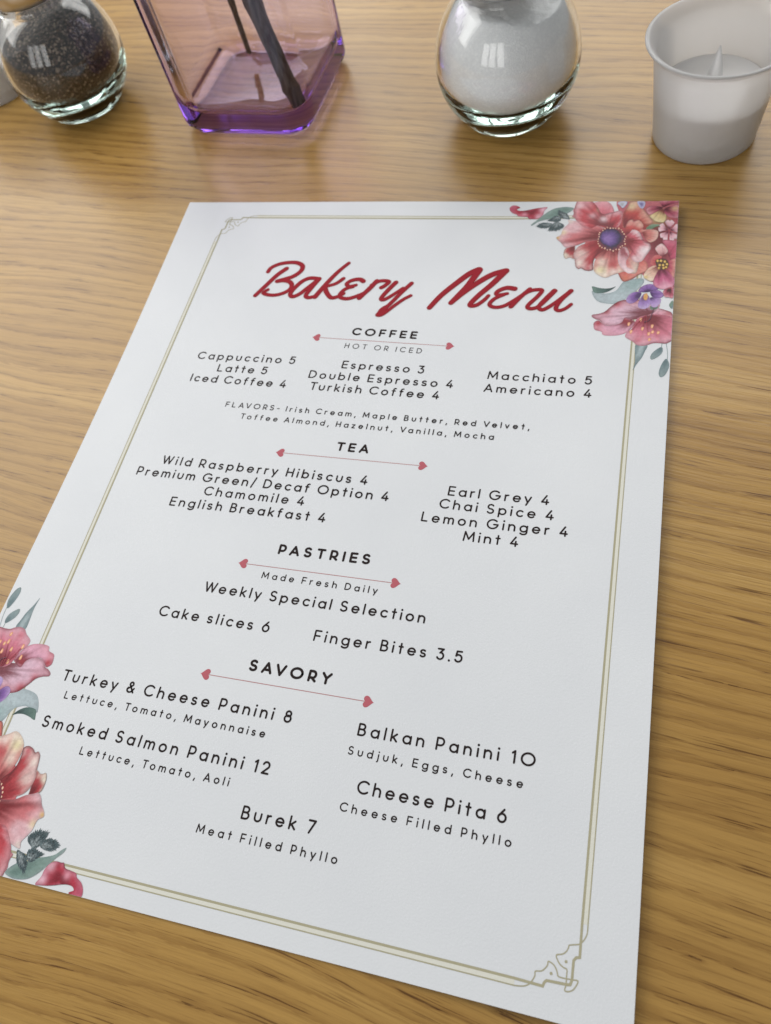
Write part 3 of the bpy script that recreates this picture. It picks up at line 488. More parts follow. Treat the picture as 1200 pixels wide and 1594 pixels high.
["flower",[[205.34,10.97],[209.63,7.41],[211.41,11.82],[210.61,15.07],[207.75,14.67],[206.08,12.92]],[209.98,6.86],[[0.19,0.032,0.032],[0.702,0.526,0.263],[0.775,0.656,0.378],[0.211,0.126,0.078]],[],0.7,0.05,"corner"],
["flower",[[203.54,7.5],[205.38,5.68],[208.61,6.14],[209.93,6.95],[207.48,9.19],[204.99,10.47]],[209.98,6.86],[[0.119,0.013,0.027],[0.449,0.09,0.143],[0.659,0.307,0.349],[0.142,0.033,0.046]],[],0.7,0.05,"corner"],
["flower",[[210.29,7.93],[211.82,6.6],[215.74,5.93],[216.15,12.6],[213.01,12.49],[211.05,10.85]],[209.98,6.86],[[0.119,0.013,0.027],[0.449,0.09,0.143],[0.659,0.307,0.349],[0.142,0.033,0.046]],[[[214.39,7.74],1.2,[0.705,0.571,0.267],0.7]],0.7,0.05,"corner"],
["flower",[[208.47,3.22],[210.69,2.8],[215.79,2.95],[215.83,4.02],[211.78,5.64],[209.91,6.56]],[209.98,6.86],[[0.119,0.013,0.027],[0.449,0.09,0.143],[0.659,0.307,0.349],[0.142,0.033,0.046]],[],0.7,0.05,"corner"],
["flower",[[212.69,19.07],[211.85,16.99],[210.98,14.86],[212.11,13.77],[212.73,14.42],[213.35,13.93],[214.43,15.5],[213.57,17.26]],[212.69,19.63],[[0.164,0.016,0.042],[0.777,0.43,0.49],[0.879,0.684,0.717],[0.237,0.127,0.145]],[],0.5,0.05,"blossom"],
["flower",[[213.06,19.51],[214.12,17.93],[215.2,16.31],[216.37,17.62],[216.19,18.58],[216.76,19.32],[216.14,21.09],[214.63,20.3]],[212.69,19.63],[[0.164,0.016,0.042],[0.777,0.43,0.49],[0.879,0.684,0.717],[0.237,0.127,0.145]],[],0.5,0.05,"blossom"],
["flower",[[212.92,20.11],[214.4,21.2],[215.91,22.29],[215.51,24.15],[214.8,24.11],[214.53,25.04],[213.1,24.61],[213.01,22.4]],[212.69,19.63],[[0.164,0.016,0.042],[0.777,0.43,0.49],[0.879,0.684,0.717],[0.237,0.127,0.145]],[],0.5,0.05,"blossom"],
["flower",[[212.45,20.04],[212.32,22.29],[212.19,24.57],[210.77,24.45],[210.5,23.47],[209.76,23.32],[209.47,21.28],[210.94,20.67]],[212.69,19.63],[[0.164,0.016,0.042],[0.777,0.43,0.49],[0.879,0.684,0.717],[0.237,0.127,0.145]],[],0.5,0.05,"blossom"],
["flower",[[212.31,19.4],[210.73,19.7],[209.12,20.03],[208.62,18.05],[209.18,17.48],[208.98,16.43],[210.26,15.59],[211.28,17.48]],[212.69,19.63],[[0.164,0.016,0.042],[0.777,0.43,0.49],[0.879,0.684,0.717],[0.237,0.127,0.145]],[],0.5,0.05,"blossom"],
["flower",[[206.7,36.87],[207.72,32.88],[210.79,32.76],[210.05,36.53],[208.62,38.48]],[210.99,37.0],[[0.119,0.016,0.023],[0.513,0.082,0.089],[0.616,0.181,0.181],[0.162,0.025,0.029]],[],0.5,0.05,"side"],
["flower",[[210.44,25.04],[212.59,24.69],[216.04,26.45],[216.04,34.52],[213.95,35.33],[212.57,31.26],[211.83,28.52]],[211.27,36.57],[[0.14,0.013,0.031],[0.501,0.082,0.14],[0.604,0.181,0.257],[0.141,0.021,0.037]],[],0.7,0.05,"side"],
["flower",[[208.14,28.82],[210.2,26.54],[212.16,28.99],[212.72,31.27],[210.51,33.2],[208.87,31.12]],[210.91,35.22],[[0.25,0.043,0.061],[0.754,0.433,0.433],[0.847,0.62,0.62],[0.223,0.085,0.085]],[],0.5,0.05,"side"],
["flower",[[212.62,36.17],[215.76,34.96],[215.81,40.24],[215.37,44.57],[213.96,42.79],[212.6,39.26]],[210.99,37.0],[[0.119,0.016,0.023],[0.523,0.1,0.139],[0.72,0.397,0.309],[0.163,0.042,0.042]],[],0.5,0.05,"side"],
["flower",[[204.57,43.0],[206.51,39.08],[209.21,38.05],[209.8,40.93],[208.08,45.91],[205.6,44.99]],[210.72,37.88],[[0.219,0.043,0.043],[0.722,0.459,0.351],[0.834,0.717,0.561],[0.224,0.126,0.078]],[[[205.54,43.9],0.9,[0.703,0.498,0.126],0.7]],0.5,0.05,"side"],
["flower",[[208.14,46.5],[208.92,42.83],[210.09,40.3],[212.34,40.36],[215.4,44.84],[215.08,48.93],[211.82,50.13],[209.22,48.9]],[210.31,38.2],[[0.14,0.01,0.033],[0.522,0.108,0.217],[0.769,0.398,0.499],[0.162,0.029,0.057]],[],0.8,0.05,"side"],
["flower_center",[[208.47,35.59],[209.96,34.52],[212.11,34.82],[213.27,37.08],[212.92,39.49],[211.14,40.31],[209.41,39.16]],[211.0,37.22],[[0.07,0.037,0.025],[0.131,0.072,0.032],[0.07,0.031,0.025],[0.052,0.02,0.02]],[],0.9,0.05,"side"],
["stamen",[[209.73,35.63],[209.42,36.3],[208.87,36.03],[208.82,35.18],[209.36,34.94]],[209.24,35.61],[[0.841,0.599,0.19],[0.701,0.438,0.1],[0.349,0.182,0.04],[0.117,0.053,0.026]],[],0,0.05,"side"],
["stamen",[[210.96,35.67],[210.65,36.34],[210.1,36.07],[210.05,35.22],[210.59,34.98]],[210.47,35.65],[[0.841,0.599,0.19],[0.701,0.438,0.1],[0.349,0.182,0.04],[0.117,0.053,0.026]],[],0,0.05,"side"],
["stamen",[[212.35,36.16],[212.04,36.83],[211.49,36.56],[211.45,35.71],[211.98,35.47]],[211.86,36.14],[[0.841,0.599,0.19],[0.701,0.438,0.1],[0.349,0.182,0.04],[0.117,0.053,0.026]],[],0,0.05,"side"],
["stamen",[[213.17,37.52],[212.86,38.18],[212.31,37.91],[212.27,37.07],[212.8,36.83]],[212.68,37.5],[[0.841,0.599,0.19],[0.701,0.438,0.1],[0.349,0.182,0.04],[0.117,0.053,0.026]],[],0,0.05,"side"],
["stamen",[[210.6,37.87],[210.29,38.54],[209.74,38.27],[209.7,37.43],[210.23,37.19]],[210.11,37.86],[[0.841,0.599,0.19],[0.701,0.438,0.1],[0.349,0.182,0.04],[0.117,0.053,0.026]],[],0,0.05,"side"],
["stamen",[[211.82,37.91],[211.51,38.58],[210.96,38.31],[210.92,37.47],[211.45,37.23]],[211.33,37.9],[[0.841,0.599,0.19],[0.701,0.438,0.1],[0.349,0.182,0.04],[0.117,0.053,0.026]],[],0,0.05,"side"],
["stamen",[[212.93,39.05],[212.62,39.71],[212.07,39.44],[212.03,38.61],[212.57,38.37]],[212.44,39.03],[[0.841,0.599,0.19],[0.701,0.438,0.1],[0.349,0.182,0.04],[0.117,0.053,0.026]],[],0,0.05,"side"],
["stamen",[[210.37,39.41],[210.06,40.07],[209.51,39.81],[209.47,38.97],[210.0,38.73]],[209.88,39.4],[[0.841,0.599,0.19],[0.701,0.438,0.1],[0.349,0.182,0.04],[0.117,0.053,0.026]],[],0,0.05,"side"],
["stamen",[[212.04,39.46],[211.73,40.12],[211.18,39.86],[211.14,39.02],[211.67,38.78]],[211.55,39.45],[[0.841,0.599,0.19],[0.701,0.438,0.1],[0.349,0.182,0.04],[0.117,0.053,0.026]],[],0,0.05,"side"],
["flower",[[211.87,51.35],[213.37,49.34],[215.41,49.3],[215.45,54.33],[213.88,54.08],[212.61,53.84]],[214.03,50.26],[[0.066,0.01,0.013],[0.415,0.077,0.126],[0.719,0.351,0.396],[0.141,0.025,0.037]],[],0.8,0.05,"dark"]]''')
STEMS = json.loads('[[[[214.74,83.18],[214.68,80.29],[214.23,77.01],[213.91,74.69]],0.22,[0.261,0.329,0.329]],[[[212.58,77.73],[212.63,76.3],[212.93,74.84]],0.22,[0.261,0.329,0.329]],[[[209.11,59.58],[208.48,62.66],[207.68,65.28],[206.01,66.15]],0.28,[0.131,0.053,0.082]],[[[207.71,70.81],[207.04,66.79],[206.76,62.91]],0.16,[0.344,0.038,0.062]],[[[202.28,69.95],[203.89,66.67],[206.45,62.96]],0.16,[0.295,0.026,0.045]],[[[205.84,68.49],[205.97,66.04],[206.45,62.96]],0.16,[0.344,0.038,0.062]]]')
TITLE = json.loads('''[[[51.6,43.96,1.55],[52.41,41.56,1.59],[55.75,39.25,1.63],[60.3,38.24,1.66],[63.81,38.49,1.69],[66.34,40.27,1.71],[66.32,43.15,1.73],[63.91,46.18,1.76],[60.35,48.03,1.8],[57.44,49.25,1.83]],[[57.44,49.25,1.83],[60.01,48.73,1.78],[62.76,49.32,1.72],[64.49,51.14,1.66],[64.34,53.69,1.6],[61.95,55.9,1.55],[58.6,57.13,1.5],[55.17,57.02,1.46],[53.03,56.0,1.41],[54.55,54.24,1.36]],[[59.44,41.96,1.85],[56.29,45.82,1.8],[53.19,51.55,1.73],[49.91,57.65,1.66]],[[75.65,47.33,1.65],[71.56,47.04,1.66],[68.44,49.12,1.66],[65.95,53.46,1.65],[65.3,56.35,1.64],[66.79,57.63,1.63],[69.34,56.02,1.63],[72.27,52.12,1.64],[75.65,47.33,1.65]],[[75.65,47.33,1.8],[73.65,52.32,1.71],[72.28,56.57,1.62],[73.83,57.92,1.54],[76.82,56.8,1.47]],[[86.42,37.96,1.36],[83.11,42.81,1.55],[80.02,48.88,1.74],[76.46,57.4,1.91]],[[86.21,46.8,1.48],[83.54,49.77,1.4],[79.28,51.61,1.33]],[[79.28,51.61,1.78],[80.87,54.73,1.69],[83.54,57.51,1.6],[86.28,56.82,1.52],[88.24,55.09,1.45]],[[95.14,48.01,1.76],[93.28,46.98,1.68],[90.2,47.68,1.59],[88.39,49.59,1.5],[89.85,51.05,1.4],[92.44,50.28,1.32]],[[91.36,51.16,1.46],[88.73,52.34,1.48],[86.96,55.15,1.5],[87.47,57.19,1.51],[90.71,57.79,1.52],[94.75,55.98,1.54],[97.98,53.39,1.57],[100.87,47.81,1.6]],[[100.83,47.64,1.75],[98.83,51.54,1.74],[95.56,57.26,1.72]],[[99.13,50.04,1.45],[101.82,47.78,1.48],[104.61,47.43,1.51],[106.03,48.13,1.53],[104.61,50.33,1.56],[103.53,51.2,1.58]],[[109.01,48.19,1.73],[106.65,52.47,1.63],[104.77,56.87,1.53],[106.19,57.62,1.44],[109.6,54.56,1.36],[112.65,51.18,1.28]],[[115.59,48.45,1.57],[112.49,53.47,1.52],[108.9,60.07,1.47],[105.59,64.84,1.43],[105.34,65.96,1.39],[107.25,65.31,1.35],[110.91,60.78,1.33],[113.9,57.29,1.3],[116.54,55.09,1.26]],[[108.42,60.73,1.4],[106.78,63.2,2.51],[105.64,65.63,1.81]],[[125.41,61.07,1.78],[128.9,54.42,1.94],[133.8,47.79,2.1],[138.35,42.33,2.25],[141.73,40.01,2.39]],[[141.94,40.17,2.39],[138.76,48.58,2.17],[135.55,54.54,1.97],[133.48,58.19,1.78]],[[133.48,58.19,1.78],[137.11,53.13,1.93],[142.15,47.33,2.08],[147.42,42.64,2.22],[152.57,40.41,2.36]],[[152.48,40.57,2.22],[148.16,47.7,2.06],[143.76,53.82,1.91],[141.27,58.24,1.76],[141.81,59.39,1.62],[143.94,58.75,1.48],[146.44,55.92,1.35],[147.59,53.83,1.22]],[[157.27,49.92,1.89],[154.3,49.52,1.77],[151.67,50.78,1.63],[150.49,52.4,1.49],[151.45,53.39,1.35],[154.71,52.51,1.21]],[[153.62,53.01,1.35],[150.42,55.15,1.36],[148.79,57.55,1.36],[149.13,59.08,1.36],[151.38,59.77,1.37],[154.44,58.89,1.37],[157.54,56.32,1.39],[162.65,51.37,1.4],[166.24,50.2,1.41],[167.85,50.8,1.41],[166.39,53.93,1.41],[163.74,57.84,1.41],[163.56,59.6,1.42],[165.42,59.93,1.42],[168.03,58.19,1.43],[172.83,50.73,1.45]],[[163.17,49.95,1.48],[160.12,54.08,1.53],[157.07,59.19,1.59]],[[172.53,50.57,1.59],[169.87,54.63,1.53],[167.69,58.66,1.48],[168.39,60.31,1.43],[170.04,60.04,1.39],[173.49,56.86,1.35],[178.56,50.82,1.31]],[[178.77,50.66,1.57],[175.56,55.3,1.49],[174.04,59.35,1.4],[175.3,60.76,1.31],[177.66,59.58,1.24],[179.44,57.52,1.16]]]''')
LINES = [
['h', 'COFFEE', 96.75, 76.67, 123.26, 77.26],
['s', 'HOT OR ICED', 95.46, 83.35, 126.51, 84.21],
['i', 'Cappuccino 5', 34.96, 92.71, 77.25, 92.68],
['i', 'Latte 5', 45.73, 98.46, 67.09, 98.49],
['i', 'Iced Coffee 4', 35.76, 103.96, 76.74, 104.37],
['i', 'Espresso 3', 96.66, 93.32, 129.26, 93.75],
['i', 'Double Espresso 4', 84.6, 98.87, 141.22, 99.61],
['i', 'Turkish Coffee 4', 86.51, 104.45, 137.01, 105.06],
['i', 'Macchiato 5', 153.15, 94.49, 190.17, 95.1],
['i', 'Americano 4', 152.64, 100.39, 190.52, 100.84],
['s', 'FLAVORS- Irish Cream, Maple Butter, Red Velvet,', 54.9, 115.09, 171.04, 115.76],
['s', 'Toffee Almond, Hazelnut, Vanilla, Mocha', 62.75, 120.03, 159.36, 120.87],
['h', 'TEA', 103.81, 130.6, 115.99, 130.7],
['i', 'Wild Raspberry Hibiscus 4', 37.87, 142.85, 118.5, 143.5],
['i', 'Premium Green/ Decaf Option 4', 29.38, 148.56, 127.35, 149.1],
['i', 'Chamomile 4', 59.13, 154.14, 97.88, 154.25],
['i', 'English Breakfast 4', 47.43, 159.82, 107.16, 159.83],
['i', 'Earl Grey 4', 147.2, 144.52, 180.97, 144.91],
['i', 'Chai Spice 4', 145.09, 149.64, 183.0, 150.4],
['i', 'Lemon Ginger 4', 139.99, 155.29, 188.0, 155.88],
['i', 'Mint 4', 155.04, 160.91, 173.0, 161.15],
['h', 'PASTRIES', 93.81, 173.54, 126.28, 173.29],
['s', 'Made Fresh Daily', 90.67, 182.94, 131.0, 183.15],
['i', 'Weekly Special Selection', 71.9, 190.39, 148.11, 190.71],
['i', 'Cake slices 6', 58.79, 200.95, 98.74, 201.13],
['i', 'Finger Bites 3.5', 114.03, 201.53, 161.63, 201.5],
['h', 'SAVORY', 95.82, 214.16, 123.14, 214.55],
['i', 'Turkey & Cheese Panini 8', 33.38, 227.37, 113.93, 227.81],
['s', 'Lettuce, Tomato, Mayonnaise', 36.83, 232.87, 107.08, 233.34],
['i', 'Smoked Salmon Panini 12', 33.01, 242.63, 111.42, 243.44],
['s', 'Lettuce, Tomato, Aoli', 49.55, 248.47, 100.29, 248.7],
['i', 'Balkan Panini 10', 134.79, 227.76, 186.44, 227.79],
['s', 'Sudjuk, Eggs, Cheese', 133.32, 233.47, 183.85, 233.88],
['i', 'Cheese Pita 6', 138.26, 243.5, 180.69, 243.68],
['s', 'Cheese Filled Phyllo', 134.56, 248.97, 182.76, 249.19],
['i', 'Burek 7', 106.63, 256.49, 129.09, 256.44],
['s', 'Meat Filled Phyllo', 94.6, 262.52, 137.22, 262.49]]
DIVIDERS = [[81.0,78.72,138.64,79.91],[81.4,133.48,138.46,133.77],[80.98,178.48,138.03,178.57],[80.41,217.52,137.75,217.51]]
ORNAMENT = {"thin":[[203.74,263.21],[203.7,265.22],[203.15,266.58],[202.5,267.42],[201.92,267.89],[199.82,268.49],[199.61,269.08],[199.16,270.04],[198.29,270.79],[196.93,271.26],[197.22,272.18],[197.99,273.1],[198.99,273.61],[199.68,273.82],[199.76,275.12],[199.79,277.03],[199.6,278.25],[200.4,278.35],[201.41,277.84],[202.1,276.86],[202.46,275.64],[200.93,275.7],[198.0,275.76],[197.51,274.9],[197.02,274.05],[196.27,273.36],[195.15,273.05],[195.05,273.88],[194.4,274.87],[193.66,275.47],[192.34,275.81],[192.32,276.79],[191.78,277.99],[191.08,278.87],[189.8,279.56],[187.66,279.88]],"thick":[[202.33,263.51],[202.45,270.62],[201.59,270.86],[201.07,271.58],[201.07,275.79],[200.78,276.8],[200.13,276.95],[195.2,277.15],[194.67,277.7],[194.42,278.52],[187.45,278.36]],"dots":[[199.33,272.2],[196.09,275.46]]}
EDGE_LEFT = [28.9072,-45.8242,12.2556,5.6687,-1.0463]
EDGE_TOP = [10.0388,-7.8968,0.4103,0.8709]

# the card's cut edges wander by about a millimetre
def edge_u(v):
    x = v / 285.0; s = 0.0
    for c in EDGE_LEFT:
        s = s * x + c
    return s
def edge_v(u):
    x = u / 216.0; s = 0.0
    for c in EDGE_TOP:
        s = s * x + c
    return s

def clamp_card(u, v):
    u = min(max(u, edge_u(v) + 0.06), W_CARD - 0.06)
    v = min(max(v, edge_v(u) + 0.06), H_CARD - 0.06)
    return u, v

def on_card(u, v, z):
    """a point of the print, z mm above the card's face"""
    return (u * MM, -v * MM, (lift(u, v) + z) * MM)

menu = empty('menu_card', (0, 0, 0))
tag(menu, 'white bakery menu card with red script title and flowers in two corners', 'menu')

def build_sheet():
    nu, nv = 46, 60
    top, bot, verts, faces = {}, {}, [], []
    for j in range(nv + 1):
        for i in range(nu + 1):
            s, t = i / nu, j / nv
            v = H_CARD * t
            for _ in range(3):
                u = edge_u(v) + (W_CARD - edge_u(v)) * s
                v = edge_v(u) + (H_CARD - edge_v(u)) * t
            z = lift(u, v)
            top[i, j] = len(verts); verts.append((u * MM, -v * MM, z * MM))
    for j in range(nv + 1):
        for i in range(nu + 1):
            q = verts[top[i, j]]
            bot[i, j] = len(verts); verts.append((q[0], q[1], q[2] - 0.36 * MM))
    for j in range(nv):
        for i in range(nu):
            faces.append((top[i, j], top[i, j + 1], top[i + 1, j + 1], top[i + 1, j]))
            faces.append((bot[i, j], bot[i + 1, j], bot[i + 1, j + 1], bot[i, j + 1]))
    for i in range(nu):
        faces.append((top[i, 0], top[i + 1, 0], bot[i + 1, 0], bot[i, 0]))
        faces.append((top[i + 1, nv], top[i, nv], bot[i, nv], bot[i + 1, nv]))
    for j in range(nv):
        faces.append((top[0, j + 1], top[0, j], bot[0, j], bot[0, j + 1]))
        faces.append((top[nu, j], top[nu, j + 1], bot[nu, j + 1], bot[nu, j]))
    mesh_obj('paper', verts, faces, M_PAPER, menu)
build_sheet()

class Ink:
    """flat printed shapes gathered for one part of the menu"""
    layer = 0.0
    def __init__(self, z):
        self.v, self.f, self.c, self.z, self.k = [], [], [], z, 0
    def _z(self):
        self.k += 1
        return self.z + self.k * 0.0012
    def pt(self, u, v, z):
        self.v.append(on_card(u, v, z)); return len(self.v) - 1
    def fan(self, pts):
        z = self._z()
        cu = sum(p[0] for p in pts) / len(pts); cv = sum(p[1] for p in pts) / len(pts)
        c = self.pt(cu, cv, z); ids = [self.pt(p[0], p[1], z) for p in pts]
        for a, b_ in zip(ids, ids[1:] + ids[:1]):
            self.f.append((c, a, b_))
    def disc(self, u, v, r_, n=12):
        self.fan([(u + r_ * math.cos(2 * math.pi * k / n), v + r_ * math.sin(2 * math.pi * k / n)) for k in range(n)])
    def ribbon(self, pts, width, caps=True, closed=False):
        """pts (u, v) or (u, v, w): a stroke with mitred joints and round ends"""
        P_ = []
        for p in pts:
            w_ = p[2] if len(p) > 2 else width
            if not P_ or math.hypot(p[0] - P_[-1][0], p[1] - P_[-1][1]) > 1e-4:
                P_.append((p[0], p[1], w_))
        if len(P_) < 2:
            return
        z = self._z(); n = len(P_); Lq, Rq = [], []
        for i, p in enumerate(P_):
            a = P_[(i - 1) % n] if (closed or i > 0) else None
            b_ = P_[(i + 1) % n] if (closed or i < n - 1) else None
            ts_ = []
            if a is not None:
                d_ = Vector((p[0] - a[0], p[1] - a[1])); ts_.append(d_.normalized())
            if b_ is not None:
                d_ = Vector((b_[0] - p[0], b_[1] - p[1])); ts_.append(d_.normalized())
            t_ = sum(ts_, Vector((0, 0)))
            t_ = t_.normalized() if t_.length > 1e-6 else ts_[0]
            k_ = 1.0
            if len(ts_) == 2:
                k_ = min(1.6, 1.0 / max(0.3, t_.dot(ts_[0])))
            nx, ny = -t_.y * p[2] / 2 * k_, t_.x * p[2] / 2 * k_
            Lq.append(self.pt(p[0] + nx, p[1] + ny, z)); Rq.append(self.pt(p[0] - nx, p[1] - ny, z))
        m_ = n if closed else n - 1
        for i in range(m_):
            j = (i + 1) % n
            self.f.append((Lq[i], Lq[j], Rq[j], Rq[i]))
        if caps and not closed:
            for (p, q, l_, r_) in ((P_[0], P_[1], Lq[0], Rq[0]), (P_[-1], P_[-2], Lq[-1], Rq[-1])):
                a0 = math.atan2(p[1] - q[1], p[0] - q[0])
                ids = [self.pt(p[0] + p[2] / 2 * math.cos(a0 + s_), p[1] + p[2] / 2 * math.sin(a0 + s_), z) for s_ in [math.pi / 2 - math.pi * k / 6 for k in range(1, 6)]]
                ring = [l_] + ids + [r_] if p is P_[0] and False else None
                c = self.pt(p[0], p[1], z)
                e1 = self.pt(p[0] + p[2] / 2 * math.cos(a0 + math.pi / 2), p[1] + p[2] / 2 * math.sin(a0 + math.pi / 2), z)
                e2 = self.pt(p[0] + p[2] / 2 * math.cos(a0 - math.pi / 2), p[1] + p[2] / 2 * math.sin(a0 - math.pi / 2), z)
                seq = [e1] + ids + [e2]
                for x_, y_ in zip(seq, seq[1:]):
                    self.f.append((c, x_, y_))
    def build(self, name, mat, parent):
        # every printed face looks up
        out = []
        for f_ in self.f:
            a, b_, c = (self.v[f_[0]], self.v[f_[1]], self.v[f_[2]])
            cr = (b_[0] - a[0]) * (c[1] - a[1]) - (b_[1] - a[1]) * (c[0] - a[0])
            out.append(f_ if cr >= 0 else tuple(reversed(f_)))
        return mesh_obj(name, self.v, out, mat, parent, cols=self.c if self.c else None)

def smooth_curve(pts, sub=6, closed=False):
    n = len(pts); out = []
    m_ = n if closed else n - 1
    for i in range(m_):
        if closed:
            p0, p1, p2, p3 = pts[(i - 1) % n], pts[i], pts[(i + 1) % n], pts[(i + 2) % n]
        else:
            p0, p1, p2, p3 = pts[max(i - 1, 0)], pts[i], pts[i + 1], pts[min(i + 2, n - 1)]
        for k in range(sub):
            t = k / sub; t2 = t * t; t3 = t2 * t
            out.append(tuple(0.5 * (2 * b_ + (c - a) * t + (2 * a - 5 * b_ + 4 * c - d_) * t2 + (3 * b_ - a - 3 * c + d_) * t3)
                             for a, b_, c, d_ in zip(p0, p1, p2, p3)))
    if not closed:
        out.append(tuple(pts[-1]))
    return out

# ---- printed frame
def straight(a, b_, w_, ink):
    n = max(2, int(math.hypot(b_[0] - a[0], b_[1] - a[1]) / 3.0))
    ink.ribbon([(a[0] + (b_[0] - a[0]) * k / n, a[1] + (b_[1] - a[1]) * k / n) for k in range(n + 1)], w_, caps=False)

FU, FV = 223.9, 289.4        # the frame's half-turn symmetry
def turn(q):
    return [FU - q[0], FV - q[1]]
TN, TH, DT = ORNAMENT['thin'], ORNAMENT['thick'], ORNAMENT['dots']
cream = Ink(0.020)
XR, XRt = 202.45, 203.85; YB, YBt = 278.45, 279.85
XL, XLt = FU - XR, FU - XRt; YT, YTt = FV - YB, FV - YBt
straight(((XR + XRt) / 2, YTt + 2), ((XR + XRt) / 2, TN[0][1]), 1.15, cream)
straight(((XL + XLt) / 2, YBt - 2), ((XL + XLt) / 2, turn(TN[0])[1]), 1.15, cream)
straight((XLt + 2, (YB + YBt) / 2), (TN[-1][0], (YB + YBt) / 2), 1.15, cream)
straight((XRt - 2, (YT + YTt) / 2), (turn(TN[-1])[0], (YT + YTt) / 2), 1.15, cream)
cream.build('border_band', M_CREAM, menu)
border = Ink(0.034)
straight((XR, YTt + 2), (TH[0][0], TH[0][1]), 0.62, border)
straight((XRt, YTt + 2), (TN[0][0], TN[0][1]), 0.30, border)
straight((XLt + 2, YB), (TH[-1][0], TH[-1][1]), 0.62, border)
straight((XLt + 2, YBt), (TN[-1][0], TN[-1][1]), 0.30, border)
straight((XL, YBt - 2), turn(TH[0]), 0.62, border)
straight((XLt, YBt - 2), turn(TN[0]), 0.30, border)
straight((XRt - 2, YT), turn(TH[-1]), 0.62, border)
straight((XRt - 2, YTt), turn(TN[-1]), 0.30, border)
border.build('border_line', M_GOLD, menu)
for rev in (False, True):
    g = (lambda q: turn(q)) if rev else (lambda q: q)
    k_ = Ink(0.038)
    k_.ribbon(smooth_curve([tuple(g(q)) for q in TN], 3), 0.30)
    k_.ribbon([tuple(g(q)) for q in TH], 0.62)
    for q in DT:
        k_.disc(*g(q), 0.36)
    k_.build('corner_ornament', M_GOLD, menu)

# ---- printed flowers and leaves (the second cluster is the first turned half round)
SU, SV = 216.2, 289.4
def rnd_wave(seed):
    rr = random.Random(seed)
    ks = [(rr.randint(2, 5), rr.uniform(0, 6.28), 0.5), (rr.randint(6, 11), rr.uniform(0, 6.28), 0.35), (rr.randint(14, 24), rr.uniform(0, 6.28), 0.30)]
    return lambda a: sum(w_ * math.sin(k * a + p_) for k, p_, w_ in ks)

